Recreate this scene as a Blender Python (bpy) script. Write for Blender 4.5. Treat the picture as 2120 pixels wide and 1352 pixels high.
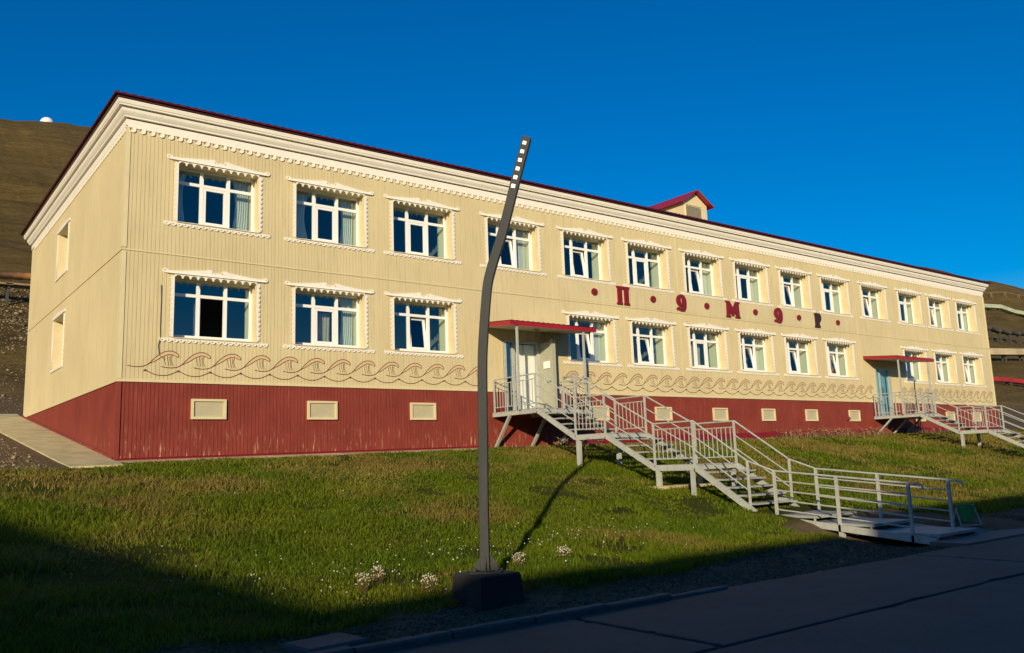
import bpy, math, random
import numpy as np
from mathutils import Matrix, Vector
random.seed(7); RNG = np.random.default_rng(11)
sc = bpy.context.scene
for o in list(bpy.data.objects): bpy.data.objects.remove(o)
COL = sc.collection
R = math.radians

# ------------------------------------------------------------------ camera
cam = bpy.data.cameras.new('camera'); camo = bpy.data.objects.new('camera', cam); COL.objects.link(camo)
YAW, PITCH, ROLL = R(37.61809), R(9.08883), R(-1.99487)
CAM = Vector((-4.47243, -20.16645, -2.08742))
d_ = Vector((math.sin(YAW)*math.cos(PITCH), math.cos(YAW)*math.cos(PITCH), math.sin(PITCH)))
r_ = Vector((math.cos(YAW), -math.sin(YAW), 0)); u_ = r_.cross(d_)
rr = math.cos(ROLL)*r_ + math.sin(ROLL)*u_; uu = -math.sin(ROLL)*r_ + math.cos(ROLL)*u_
m4 = Matrix((rr, uu, -d_)).transposed().to_4x4(); m4.translation = CAM
camo.matrix_world = m4
cam.sensor_width = 36; cam.lens = 1759.92/2120*36; cam.clip_end = 5000; cam.clip_start = .05
sc.camera = camo
sc.render.resolution_x, sc.render.resolution_y = 1024, 653

# ------------------------------------------------------------------ sky and sun
SUN_EL, SUN_ROT = R(15), R(225)
w = bpy.data.worlds.new('World'); sc.world = w; w.use_nodes = True
nt = w.node_tree; nt.nodes.clear()
sky = nt.nodes.new('ShaderNodeTexSky'); sky.sky_type = 'NISHITA'; sky.sun_disc = False
sky.sun_elevation = SUN_EL; sky.sun_rotation = SUN_ROT
sky.air_density = 1.0; sky.dust_density = 0.3; sky.ozone_density = 4.0
hs = nt.nodes.new('ShaderNodeHueSaturation'); hs.inputs['Saturation'].default_value = 1.5; hs.inputs['Hue'].default_value = .508
bg = nt.nodes.new('ShaderNodeBackground'); bg.inputs['Strength'].default_value = .115
wo = nt.nodes.new('ShaderNodeOutputWorld')
nt.links.new(sky.outputs[0], hs.inputs['Color']); nt.links.new(hs.outputs[0], bg.inputs['Color']); nt.links.new(bg.outputs[0], wo.inputs['Surface'])
sl = bpy.data.lights.new('sun', 'SUN'); sl.energy = 5.0; sl.angle = R(.5); sl.color = (1, .82, .55)
so = bpy.data.objects.new('sun', sl); COL.objects.link(so); so.location = (-30, -30, 30)
trav = Vector((math.cos(SUN_EL)*math.sqrt(.5), math.cos(SUN_EL)*math.sqrt(.5), -math.sin(SUN_EL)))
so.rotation_euler = trav.to_track_quat('-Z', 'Y').to_euler()
sc.view_settings.view_transform = 'Standard'; sc.view_settings.look = 'None'
sc.view_settings.exposure = 0.0; sc.view_settings.gamma = 1.0; sc.view_settings.use_curve_mapping = False

# ------------------------------------------------------------------ helpers
def tag(o, label=None, cat=None, group=None, kind=None):
    if label: o['label'] = label
    if cat: o['category'] = cat
    if group: o['group'] = group
    if kind: o['kind'] = kind
    return o

def link(o, parent=None, inv=True):
    COL.objects.link(o)
    if parent is not None:
        o.parent = parent
        if inv: o.matrix_parent_inverse = Matrix.Translation(-Vector(parent['_o'])) if '_o' in parent else Matrix()
    return o

def empty(name, loc):
    e = bpy.data.objects.new(name, None); COL.objects.link(e); e.location = loc; e.empty_display_size = .2
    e['_o'] = list(loc); return e

class MB:
    def __init__(s): s.v = []; s.f = []; s.mi = []
    def add(s, v, f, m=0):
        b = len(s.v); s.v += [tuple(q) for q in v]; s.f += [tuple(i+b for i in q) for q in f]; s.mi += [m]*len(f); return s
    def box(s, x0, x1, y0, y1, z0, z1, m=0):
        return s.add([(x0,y0,z0),(x1,y0,z0),(x1,y1,z0),(x0,y1,z0),(x0,y0,z1),(x1,y0,z1),(x1,y1,z1),(x0,y1,z1)],
              [(0,3,2,1),(4,5,6,7),(0,1,5,4),(1,2,6,5),(2,3,7,6),(3,0,4,7)], m)
    def bar(s, a, b, w, h=None, m=0):          # rectangular bar from a to b
        a, b = Vector(a), Vector(b); h = h or w; t = (b-a).normalized()
        up = Vector((0,0,1)) if abs(t.z) < .95 else Vector((0,1,0))
        sx = t.cross(up).normalized()*w/2; sy = sx.cross(t).normalized()*h/2
        v = [p+e*sx+g*sy for p in (a, b) for e, g in ((-1,-1),(1,-1),(1,1),(-1,1))]
        return s.add(v, [(0,1,2,3),(7,6,5,4),(0,4,5,1),(1,5,6,2),(2,6,7,3),(3,7,4,0)], m)
    def tube(s, pts, r, n=8, m=0, cap=True):
        pts = [Vector(p) for p in pts]; rs = r if isinstance(r, (list, tuple)) else [r]*len(pts); v = []; f = []
        for i, p in enumerate(pts):
            t = (pts[min(i+1, len(pts)-1)]-pts[max(i-1, 0)]).normalized()
            up = Vector((0,0,1)) if abs(t.z) < .95 else Vector((0,1,0))
            a = t.cross(up).normalized(); b = a.cross(t)
            v += [p+rs[i]*(math.cos(2*math.pi*k/n)*a+math.sin(2*math.pi*k/n)*b) for k in range(n)]
        for i in range(len(pts)-1):
            for k in range(n):
                f.append((i*n+k, i*n+(k+1) % n, (i+1)*n+(k+1) % n, (i+1)*n+k))
        if cap: f += [tuple(range(n)), tuple(range(len(v)-1, len(v)-n-1, -1))]
        return s.add(v, f, m)
    def mesh(s, name, mats, smooth=False):
        me = bpy.data.meshes.new(name); me.from_pydata(s.v, [], s.f)
        for m in (mats if isinstance(mats, (list, tuple)) else [mats]): me.materials.append(m)
        if any(s.mi): me.polygons.foreach_set('material_index', s.mi)
        if smooth: me.polygons.foreach_set('use_smooth', [True]*len(s.f))
        me.update(); return me
    def build(s, name, mats, parent=None, smooth=False, inv=True):
        return link(bpy.data.objects.new(name, s.mesh(name, mats, smooth)), parent, inv)

def place(name, me, loc, parent, inv=True):
    o = bpy.data.objects.new(name, me); o.location = loc
    return link(o, parent, inv)

def shape(name, loops, depth, mat, bevel=0):
    """flat outline(s) in (x,z), holes allowed, thickened from y=0 towards -y"""
    c = bpy.data.curves.new(name, 'CURVE'); c.dimensions = '2D'; c.fill_mode = 'BOTH'; c.extrude = depth/2; c.bevel_depth = bevel
    for lp in loops:
        sp = c.splines.new('POLY'); sp.points.add(len(lp)-1); sp.use_cyclic_u = True
        for p, (x, z) in zip(sp.points, lp): p.co = (x, z, 0, 1)
    o = bpy.data.objects.new(name, c); me = bpy.data.meshes.new_from_object(o)
    bpy.data.objects.remove(o); bpy.data.curves.remove(c)
    n = len(me.vertices); a = np.empty(n*3); me.vertices.foreach_get('co', a); a = a.reshape(-1, 3)
    b = np.stack([a[:, 0], -a[:, 2]-depth/2, a[:, 1]], 1)
    me.vertices.foreach_set('co', b.ravel()); me.name = name
    me.materials.clear(); me.materials.append(mat); me.update()
    return me

def vnoise(x, y, seed=0):
    xi = np.floor(x).astype(np.int64); yi = np.floor(y).astype(np.int64); fx = x-xi; fy = y-yi
    fx = fx*fx*(3-2*fx); fy = fy*fy*(3-2*fy)
    def h(a, b):
        n = (a*374761393+b*668265263+seed*974711) & 0x7fffffff
        n = ((n ^ (n >> 13))*1274126177) & 0x7fffffff
        return ((n ^ (n >> 16)) & 0xffff)/65535.0
    return (h(xi, yi)*(1-fx)+h(xi+1, yi)*fx)*(1-fy)+(h(xi, yi+1)*(1-fx)+h(xi+1, yi+1)*fx)*fy
def fbm(x, y, seed=0, oct=4):
    s = 0; a = .5; t = 0
    for i in range(oct):
        s = s+a*vnoise(x*2**i, y*2**i, seed+i*17); t += a; a *= .5
    return s/t

# ------------------------------------------------------------------ materials
def mat(name, col, rough=.6, metal=0, noise=0, nscale=8, bump=0, bscale=40, stretch=(1,1,1), spec=.5, col2=None, detail=6):
    m = bpy.data.materials.new(name); m.use_nodes = True; t = m.node_tree; b = t.nodes['Principled BSDF']
    b.inputs['Roughness'].default_value = rough; b.inputs['Metallic'].default_value = metal
    b.inputs['Specular IOR Level'].default_value = spec
    b.inputs['Base Color'].default_value = (*col, 1)
    tc = t.nodes.new('ShaderNodeTexCoord'); mp = t.nodes.new('ShaderNodeMapping'); mp.inputs['Scale'].default_value = stretch
    t.links.new(tc.outputs['Object'], mp.inputs['Vector'])
    if noise or col2:
        n = t.nodes.new('ShaderNodeTexNoise'); n.inputs['Scale'].default_value = nscale; n.inputs['Detail'].default_value = detail
        t.links.new(mp.outputs[0], n.inputs['Vector'])
        rp = t.nodes.new('ShaderNodeValToRGB'); rp.color_ramp.elements[0].position = .32; rp.color_ramp.elements[1].position = .68
        c2 = col2 or tuple(min(1, c*(1+noise)) for c in col); c1 = col if col2 else tuple(c*(1-noise) for c in col)
        rp.color_ramp.elements[0].color = (*c1, 1); rp.color_ramp.elements[1].color = (*c2, 1)
        t.links.new(n.outputs['Fac'], rp.inputs['Fac']); t.links.new(rp.outputs[0], b.inputs['Base Color'])
    if bump:
        n2 = t.nodes.new('ShaderNodeTexNoise'); n2.inputs['Scale'].default_value = bscale; n2.inputs['Detail'].default_value = 6
        bp = t.nodes.new('ShaderNodeBump'); bp.inputs['Strength'].default_value = bump; bp.inputs['Distance'].default_value = .02
        t.links.new(mp.outputs[0], n2.inputs['Vector']); t.links.new(n2.outputs['Fac'], bp.inputs['Height']); t.links.new(bp.outputs[0], b.inputs['Normal'])
    return m

def wear(m, col, scale, lo, hi, zmask=None, stretch=(1,1,1)):
    """second paint layer: worn flecks / streaks of another colour over a material"""
    t = m.node_tree; b = t.nodes['Principled BSDF']; inp = b.inputs['Base Color']
    src = inp.links[0].from_socket if inp.links else None
    tc = t.nodes.new('ShaderNodeTexCoord'); mp = t.nodes.new('ShaderNodeMapping'); mp.inputs['Scale'].default_value = stretch
    n = t.nodes.new('ShaderNodeTexNoise'); n.inputs['Scale'].default_value = scale; n.inputs['Detail'].default_value = 8; n.inputs['Roughness'].default_value = .65
    t.links.new(tc.outputs['Object'], mp.inputs['Vector']); t.links.new(mp.outputs[0], n.inputs['Vector'])
    mr = t.nodes.new('ShaderNodeMapRange'); mr.inputs['From Min'].default_value = lo; mr.inputs['From Max'].default_value = hi
    t.links.new(n.outputs['Fac'], mr.inputs['Value']); fac = mr.outputs[0]
    if zmask:
        sx = t.nodes.new('ShaderNodeSeparateXYZ'); t.links.new(tc.outputs['Object'], sx.inputs[0])
        m2 = t.nodes.new('ShaderNodeMapRange'); m2.inputs['From Min'].default_value = zmask[0]; m2.inputs['From Max'].default_value = zmask[1]
        t.links.new(sx.outputs['Z'], m2.inputs['Value'])
        mu = t.nodes.new('ShaderNodeMath'); mu.operation = 'MULTIPLY'; t.links.new(fac, mu.inputs[0]); t.links.new(m2.outputs[0], mu.inputs[1]); fac = mu.outputs[0]
    mx = t.nodes.new('ShaderNodeMix'); mx.data_type = 'RGBA'
    t.links.new(fac, mx.inputs['Factor'])
    if src: t.links.new(src, mx.inputs['A'])
    else: mx.inputs['A'].default_value = inp.default_value
    mx.inputs['B'].default_value = (*col, 1); t.links.new(mx.outputs['Result'], inp)
    return m

def glass_mat(name, tint=(.75, .85, .85), boost=1.9, extra=0.0):
    m = bpy.data.materials.new(name); m.use_nodes = True; t = m.node_tree; t.nodes.clear()
    o = t.nodes.new('ShaderNodeOutputMaterial'); mx = t.nodes.new('ShaderNodeMixShader')
    tr = t.nodes.new('ShaderNodeBsdfTransparent'); tr.inputs[0].default_value = (*tint, 1)
    gl = t.nodes.new('ShaderNodeBsdfGlossy'); gl.inputs['Roughness'].default_value = .0; gl.inputs[0].default_value = (1, 1, 1, 1)
    lw = t.nodes.new('ShaderNodeLayerWeight'); lw.inputs['Blend'].default_value = .5
    pw = t.nodes.new('ShaderNodeMath'); pw.operation = 'POWER'; pw.inputs[1].default_value = 4.0; t.links.new(lw.outputs['Facing'], pw.inputs[0])
    mu = t.nodes.new('ShaderNodeMath'); mu.operation = 'MULTIPLY_ADD'; mu.use_clamp = True; mu.inputs[1].default_value = .85; mu.inputs[2].default_value = .075*boost+extra
    n = t.nodes.new('ShaderNodeTexNoise'); n.inputs['Scale'].default_value = .9
    tc = t.nodes.new('ShaderNodeTexCoord'); t.links.new(tc.outputs['Object'], n.inputs['Vector'])
    bp = t.nodes.new('ShaderNodeBump'); bp.inputs['Strength'].default_value = .06; bp.inputs['Distance'].default_value = .02
    t.links.new(n.outputs['Fac'], bp.inputs['Height']); t.links.new(bp.outputs[0], gl.inputs['Normal'])
    t.links.new(pw.outputs[0], mu.inputs[0]); t.links.new(mu.outputs[0], mx.inputs[0])
    t.links.new(tr.outputs[0], mx.inputs[1]); t.links.new(gl.outputs[0], mx.inputs[2]); t.links.new(mx.outputs[0], o.inputs['Surface'])
    return m

M = {}
M['cream'] = wear(wear(mat('cream_cladding_paint', (.635, .545, .318), .6, noise=.06, nscale=.55, spec=.2), (.50, .42, .25), 3.5, .50, .80, stretch=(3, 3, .22)), (.40, .33, .20), 2.2, .62, .78, stretch=(9, 9, .18))
M['cream2'] = mat('cream_flashing_paint', (.68, .585, .35), .5, noise=.04, nscale=3, spec=.3)
M['white'] = wear(mat('white_trim_paint', (.86, .82, .72), .45, noise=.03, nscale=4), (.62, .57, .46), 9, .58, .8)
M['pvc'] = mat('white_plastic_frame', (.86, .86, .84), .3, noise=.02, nscale=5)
M['red'] = wear(wear(mat('dark_red_plinth_paint', (.222, .041, .028), .65, noise=.12, nscale=1.3, spec=.25),
                (.34, .10, .06), 2.2, .55, .85, stretch=(6, 6, .5)), (.60, .40, .24), 5, .57, .68, zmask=(-.95, -1.65), stretch=(3.2, 3.2, .42))
M['skirt'] = mat('bright_red_flashing', (.20, .008, .020), .5, noise=.08, nscale=2)
M['roof'] = mat('dark_red_roof_sheet', (.075, .007, .008), .4, noise=.15, nscale=2)
M['canopy_red'] = mat('canopy_red_fascia', (.34, .012, .02), .4, noise=.08, nscale=2)
M['soffit'] = mat('canopy_soffit', (.55, .46, .30), .6, noise=.04, nscale=2)
M['letter'] = mat('red_letter_paint', (.20, .008, .010), .4, noise=.08, nscale=6)
M['letter_dark'] = mat('brown_letter_paint', (.045, .014, .012), .45, noise=.08, nscale=6)
M['stroke'] = mat('brown_painted_line', (.13, .045, .025), .6, noise=.2, nscale=6)
M['stroke_fill'] = mat('salmon_painted_fill', (.66, .47, .26), .6, noise=.05, nscale=6)
M['vent'] = mat('beige_vent_mesh', (.47, .43, .28), .7, noise=.06, nscale=3, bump=.25, bscale=150)
M['louvre'] = mat('grey_louvre', (.34, .32, .25), .6, noise=.08)
M['glass'] = glass_mat('window_glass')
M['glass_blue'] = glass_mat('blue_door_glass', (.10, .42, .60), 2.5, .05)
M['inner'] = mat('pale_green_inner_reveal', (.58, .68, .52), .6, noise=.03)
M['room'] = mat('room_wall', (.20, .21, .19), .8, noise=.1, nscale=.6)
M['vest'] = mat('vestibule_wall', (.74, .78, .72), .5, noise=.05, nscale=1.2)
M['curtain'] = mat('curtain_cloth', (.60, .62, .56), .9, noise=.12, nscale=3, stretch=(6, 6, .4))
M['curtain2'] = mat('beige_blind_cloth', (.42, .36, .27), .9, noise=.1, nscale=3)
M['steel'] = wear(mat('pale_grey_painted_steel', (.41, .43, .385), .5, noise=.10, nscale=6, metal=.0, bump=.05), (.20, .14, .085), 14, .60, .70)
M['tread'] = wear(mat('steel_grating', (.30, .32, .30), .6, noise=.14, nscale=8, bump=.1, bscale=120), (.22, .19, .15), 10, .6, .72)
M['pole'] = wear(mat('dark_grey_lamp_paint', (.028, .032, .032), .6, noise=.08, nscale=3, bump=.03, spec=.25), (.046, .048, .044), 3, .5, .8, stretch=(2, 2, .4))
M['lens'] = mat('white_lamp_lens', (.80, .84, .82), .12)
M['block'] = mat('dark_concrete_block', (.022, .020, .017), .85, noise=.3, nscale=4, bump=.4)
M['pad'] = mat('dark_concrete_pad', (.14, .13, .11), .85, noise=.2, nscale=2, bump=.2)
M['concrete'] = mat('concrete', (.52, .45, .24), .85, noise=.18, nscale=2.2, bump=.25, bscale=25)
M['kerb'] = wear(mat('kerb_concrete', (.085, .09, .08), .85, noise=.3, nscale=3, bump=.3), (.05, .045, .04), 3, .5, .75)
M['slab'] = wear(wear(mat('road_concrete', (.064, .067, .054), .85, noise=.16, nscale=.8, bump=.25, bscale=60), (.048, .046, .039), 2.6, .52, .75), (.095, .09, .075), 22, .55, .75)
M['joint'] = mat('dark_joint_dirt', (.03, .027, .024), .95, noise=.3, nscale=12, bump=.5)
M['timber'] = mat('weathered_timber', (.26, .20, .13), .85, noise=.3, nscale=3, stretch=(.4, 4, 4))
M['rust'] = mat('rusty_pipe', (.36, .17, .06), .7, noise=.4, nscale=2)
M['red_rail'] = mat('red_pipe_cover', (.30, .018, .026), .7, noise=.25, nscale=.5)
M['duct'] = mat('green_grey_duct', (.36, .42, .32), .7, noise=.2, nscale=.3)
M['beam'] = mat('pale_duct_cover', (.46, .38, .24), .8, noise=.2, nscale=.3)
M['dark'] = mat('dark_steel_frame', (.05, .05, .045), .7, noise=.3)
M['green'] = mat('green_bin_paint', (.02, .22, .06), .45, noise=.1)
M['stone'] = mat('loose_stone', (.17, .14, .11), .9, noise=.45, nscale=6)
M['brick'] = mat('opposite_plaster', (.30, .26, .20), .85, noise=.1, nscale=1)
M['cable'] = mat('grey_cable', (.20, .18, .15), .6, noise=.1)
M['radome'] = mat('white_radome', (.85, .85, .85), .4, noise=.02)

# ------------------------------------------------------------------ terrain
L, WD = 43.04, 13.40          # the building stands on x 0..L, y 0..WD
PY = [-200, -60, -13.6, -13.25, -12.3, -9, -6.3, -3.65, -.4, 0, 14, 22, 34, 60, 120, 200, 236, 262, 330, 600]
PZ = [-4.1, -3.9, -3.86, -3.70, -3.56, -3.25, -2.75, -2.27, -1.80, -1.765, .08, 1.6, 5.0, 14, 40, 81.5, 95.3, 96.5, 70, 10]
def height(x, y):
    x = np.asarray(x, float); y = np.asarray(y, float)
    z = np.interp(y, PY, PZ)
    k = np.clip(1+y/5.0, 0, 1)*np.clip(1-(y-14)/30, 0, 1)
    z = z+np.clip(x, -10, 45)*.0125*k
    # grass bank: soft undulation, fading to nothing at wall, road and stairs
    bank = np.clip((-y-.6)/1.5, 0, 1)*np.clip((y+13.1)/.8, 0, 1)
    z = z+bank*((fbm(x*.35, y*.35, 3)-.5)*.22+(fbm(x*1.4, y*1.4, 5)-.5)*.07)
    # drain hollow under the little bridge
    z = z-.30*np.exp(-((x-10.8)/1.7)**4-((y+11.55)/1.15)**4)
    # hillside relief
    hill = np.clip((y-20)/70, 0, 1)
    z = z+hill*((fbm(x*.011, y*.016, 21, 5)-.5)*16+(fbm(x*.05+y*.02, y*.06, 31, 4)-.5)*5)
    z = z+hill*np.clip(x/600, -.5, 1.4)*12
    near = np.clip((y-14)/8, 0, 1)*np.clip((x+60)/20, 0, 1)
    z = z+near*(fbm(x*.25, y*.25, 41)-.5)*.9
    side = np.clip((-x-1.6)/2, 0, 1)*np.clip((y+1)/2, 0, 1)
    z = z+side*(fbm(x*.7, y*.7, 51)-.5)*.18
    return z
def H(x, y): return float(height(np.array([x]), np.array([y]))[0])

def axis(lo, hi, a, b, step, grow=1.13):
    v = list(np.arange(a, b+1e-6, step)); s = step; q = b
    while q < hi: s *= grow; q += s; v.append(q)
    s = step; q = a
    while q > lo: s *= grow; q -= s; v.insert(0, q)
    return np.array(v)
gx = axis(-900, 2200, -9, 46, .45, 1.06); gy = axis(-200, 620, -14.2, 24, .35, 1.055)
X, Y = np.meshgrid(gx, gy); Z = height(X, Y)
nx, ny = len(gx), len(gy)
idx = np.arange(nx*ny).reshape(ny, nx)
F = np.stack([idx[:-1, :-1], idx[:-1, 1:], idx[1:, 1:], idx[1:, :-1]], -1).reshape(-1, 4)
me = bpy.data.meshes.new('ground')
me.vertices.add(nx*ny); me.vertices.foreach_set('co', np.stack([X, Y, Z], -1).ravel())
me.loops.add(len(F)*4); me.loops.foreach_set('vertex_index', F.ravel())
me.polygons.add(len(F)); me.polygons.foreach_set('loop_start', np.arange(len(F))*4); me.polygons.foreach_set('loop_total', np.full(len(F), 4))
me.polygons.foreach_set('use_smooth', np.ones(len(F), bool)); me.update()
def grass_mask(x, y):
    edge = (fbm(x*.8, y*.8, 61)-.5)*1.3
    lower = -12.45+edge*.5+np.where(x > 5, (np.clip(x, 5, 10)-5)*.16, 0)+np.where((x > 9.0) & (x < 13.5), 1.4, 0)
    m = (y > lower)
    upper = np.where(x < -.6, -1.15, np.where(x < 9.5, -.42, -.25))+edge*.25
    m &= (y < upper)
    return m
zone = np.zeros((ny, nx, 4), np.float32); zone[..., 3] = 1
gm = grass_mask(X, Y); zone[..., 0] = gm                                       # red: turf
zone[..., 1] = np.clip((Y-16)/10, 0, 1)                                        # green: hillside
at = me.color_attributes.new('zone', 'FLOAT_COLOR', 'POINT'); at.data.foreach_set('color', zone.ravel())

def ground_mat():
    m = bpy.data.materials.new('ground_cover'); m.use_nodes = True; t = m.node_tree; b = t.nodes['Principled BSDF']
    b.inputs['Roughness'].default_value = .95; b.inputs['Specular IOR Level'].default_value = .1
    tc = t.nodes.new('ShaderNodeTexCoord')
    def noise(scale, detail=8, st=(1, 1, 1), rough=.6):
        mp = t.nodes.new('ShaderNodeMapping'); mp.inputs['Scale'].default_value = st; t.links.new(tc.outputs['Object'], mp.inputs['Vector'])
        n = t.nodes.new('ShaderNodeTexNoise'); n.inputs['Scale'].default_value = scale; n.inputs['Detail'].default_value = detail; n.inputs['Roughness'].default_value = rough
        t.links.new(mp.outputs[0], n.inputs['Vector']); return n.outputs['Fac']
    def ramp(f, stops):
        r = t.nodes.new('ShaderNodeValToRGB'); e = r.color_ramp.elements
        while len(e) < len(stops): e.new(.5)
        for q, (p, c) in zip(e, stops): q.position = p; q.color = (*c, 1)
        t.links.new(f, r.inputs['Fac']); return r.outputs[0]
    def mix(f, a, c, blend='MIX'):
        x = t.nodes.new('ShaderNodeMix'); x.data_type = 'RGBA'; x.blend_type = blend
        if isinstance(f, (int, float)): x.inputs['Factor'].default_value = f
        else: t.links.new(f, x.inputs['Factor'])
        t.links.new(a, x.inputs['A']); t.links.new(c, x.inputs['B']); return x.outputs['Result']
    turf = ramp(noise(1.2), [(.3, (.034, .052, .004)), (.55, (.060, .068, .006)), (.75, (.095, .066, .012))])
    soil = mix(noise(.9), ramp(noise(14, 10, rough=.75), [(.3, (.060, .043, .026)), (.5, (.150, .108, .060)), (.68, (.25, .185, .11)), (.8, (.38, .30, .19))]),
               ramp(noise(9, 10), [(.3, (.075, .050, .026)), (.7, (.20, .14, .075))]))
    hill = mix(noise(.055, 9, (.25, 1, 1)), ramp(noise(.018, 10, (.5, 1.2, 1)), [(.32, (.060, .044, .014)), (.5, (.094, .064, .020)), (.66, (.140, .084, .020))]),
               ramp(noise(.35, 10, (.35, 1, 1), .7), [(.35, (.046, .036, .012)), (.55, (.100, .072, .026)), (.75, (.17, .125, .06))]))
    hill = mix(.45, hill, ramp(noise(.22, 12, (.10, 1, .6), .62), [(.36, (.036, .028, .008)), (.47, (.100, .072, .020)), (.55, (.17, .12, .034)), (.66, (.25, .165, .046))]))
    hill = mix(.75, hill, mix(noise(.12, 6), hill, ramp(noise(2.6, 12, (.6, 1, 1), .75), [(.34, (.030, .023, .009)), (.5, (.15, .105, .036)), (.62, (.27, .19, .07)), (.75, (.42, .31, .14))])))
    ca = t.nodes.new('ShaderNodeVertexColor'); ca.layer_name = 'zone'
    sp = t.nodes.new('ShaderNodeSeparateColor'); t.links.new(ca.outputs['Color'], sp.inputs[0])
    c = mix(sp.outputs[0], soil, turf); c = mix(sp.outputs[1], c, hill)
    t.links.new(c, b.inputs['Base Color'])
    bp = t.nodes.new('ShaderNodeBump'); bp.inputs['Strength'].default_value = .9; bp.inputs['Distance'].default_value = .05
    t.links.new(noise(12, 10, rough=.7), bp.inputs['Height'])
    b2 = t.nodes.new('ShaderNodeBump'); b2.inputs['Strength'].default_value = .8; b2.inputs['Distance'].default_value = 1.5
    t.links.new(noise(.3, 14, (.5, 1, 1), .72), b2.inputs['Height'])
    mr = t.nodes.new('ShaderNodeMix'); mr.data_type = 'VECTOR'
    t.links.new(sp.outputs[1], mr.inputs['Factor']); t.links.new(bp.outputs[0], mr.inputs['A']); t.links.new(b2.outputs[0], mr.inputs['B'])
    t.links.new(mr.outputs['Result'], b.inputs['Normal'])
    return m
me.materials.append(ground_mat())
ground = tag(link(bpy.data.objects.new('ground', me)), kind='structure')

# ------------------------------------------------------------------ road of concrete slabs
ROADZ = -3.66
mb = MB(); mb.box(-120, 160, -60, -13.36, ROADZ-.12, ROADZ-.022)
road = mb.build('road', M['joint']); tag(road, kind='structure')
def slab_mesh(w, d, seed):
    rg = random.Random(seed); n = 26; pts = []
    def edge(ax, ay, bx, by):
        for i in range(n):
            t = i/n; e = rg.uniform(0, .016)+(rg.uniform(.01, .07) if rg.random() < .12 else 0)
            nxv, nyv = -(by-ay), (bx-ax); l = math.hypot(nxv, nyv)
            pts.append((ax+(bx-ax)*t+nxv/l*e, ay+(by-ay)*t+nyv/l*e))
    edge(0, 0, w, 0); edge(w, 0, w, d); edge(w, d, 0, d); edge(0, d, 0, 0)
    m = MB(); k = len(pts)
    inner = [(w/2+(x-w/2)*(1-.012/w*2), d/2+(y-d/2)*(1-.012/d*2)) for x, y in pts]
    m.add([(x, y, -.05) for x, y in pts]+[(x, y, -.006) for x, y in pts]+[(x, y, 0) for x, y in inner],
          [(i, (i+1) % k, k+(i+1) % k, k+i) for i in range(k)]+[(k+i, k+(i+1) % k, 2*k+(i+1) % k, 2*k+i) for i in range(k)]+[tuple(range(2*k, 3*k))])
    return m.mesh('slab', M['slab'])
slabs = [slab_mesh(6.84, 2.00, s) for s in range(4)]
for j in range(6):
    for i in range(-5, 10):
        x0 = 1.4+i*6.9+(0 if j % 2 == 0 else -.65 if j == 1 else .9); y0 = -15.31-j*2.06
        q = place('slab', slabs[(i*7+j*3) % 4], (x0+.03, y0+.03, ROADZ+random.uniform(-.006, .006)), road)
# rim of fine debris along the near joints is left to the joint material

# kerb stones
kerbs = []
km = []
for s in range(3):
    rg = random.Random(s+5); m = MB()
    xs = np.linspace(0, .955, 8); pr = [(0, -.30), (.0, -.02), (.018, 0), (.13, 0), (.15, -.02), (.15, -.30)]
    v = []
    for x in xs:
        for (yy, zz) in pr: v.append((x, yy+rg.uniform(-.003, .003), zz+rg.uniform(-.006, .004) if zz > -.1 else zz))
    n = len(pr); f = []
    for i in range(len(xs)-1):
        for k in range(n-1): f.append((i*n+k, (i+1)*n+k, (i+1)*n+k+1, i*n+k+1))
    f += [tuple(range(n)), tuple(reversed(range(len(v)-n, len(v))))]
    m.add(v, f); km.append(m.mesh('kerb_stone', M['kerb']))
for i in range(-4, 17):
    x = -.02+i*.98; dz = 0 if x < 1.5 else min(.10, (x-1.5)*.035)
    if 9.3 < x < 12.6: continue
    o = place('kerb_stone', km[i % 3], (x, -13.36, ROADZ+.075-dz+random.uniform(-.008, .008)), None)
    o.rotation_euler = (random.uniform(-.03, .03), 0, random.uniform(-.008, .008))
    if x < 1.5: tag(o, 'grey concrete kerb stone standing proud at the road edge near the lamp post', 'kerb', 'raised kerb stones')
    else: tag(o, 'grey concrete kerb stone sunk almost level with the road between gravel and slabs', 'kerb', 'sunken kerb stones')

# ------------------------------------------------------------------ the long building
BASE = (0, 0, -1.76)
bld = tag(empty('long_building', BASE), 'long two-storey cream building with dark red plinth, carved white trim and red roof edge', 'building')
UPX = [1.18, 4.14, 7.00, 10.25, 13.28, 16.21, 19.14, 22.02, 24.93, 27.82, 30.95, 34.14, 37.00, 39.88]
LOX = [1.16, 4.13, 6.99, None, 13.37, 16.21, 19.14, 22.02, 24.93, 27.80, None, 34.15, 37.05, 39.92]
WW, WH, WZ0, WZ1 = 1.97, 1.46, 1.05, 3.82
D1 = (10.76, 12.02, -.62, 1.52); D2 = (31.42, 32.52, -.62, 1.50)
holes = [(x, x+WW, WZ1, WZ1+WH) for x in UPX]+[(x, x+WW, WZ0, WZ0+WH) for x in LOX if x]+[D1, D2]
ENDW = [(6.66, 8.30, 1.10, 2.60), (6.60, 8.22, 3.88, 5.28)]

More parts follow.
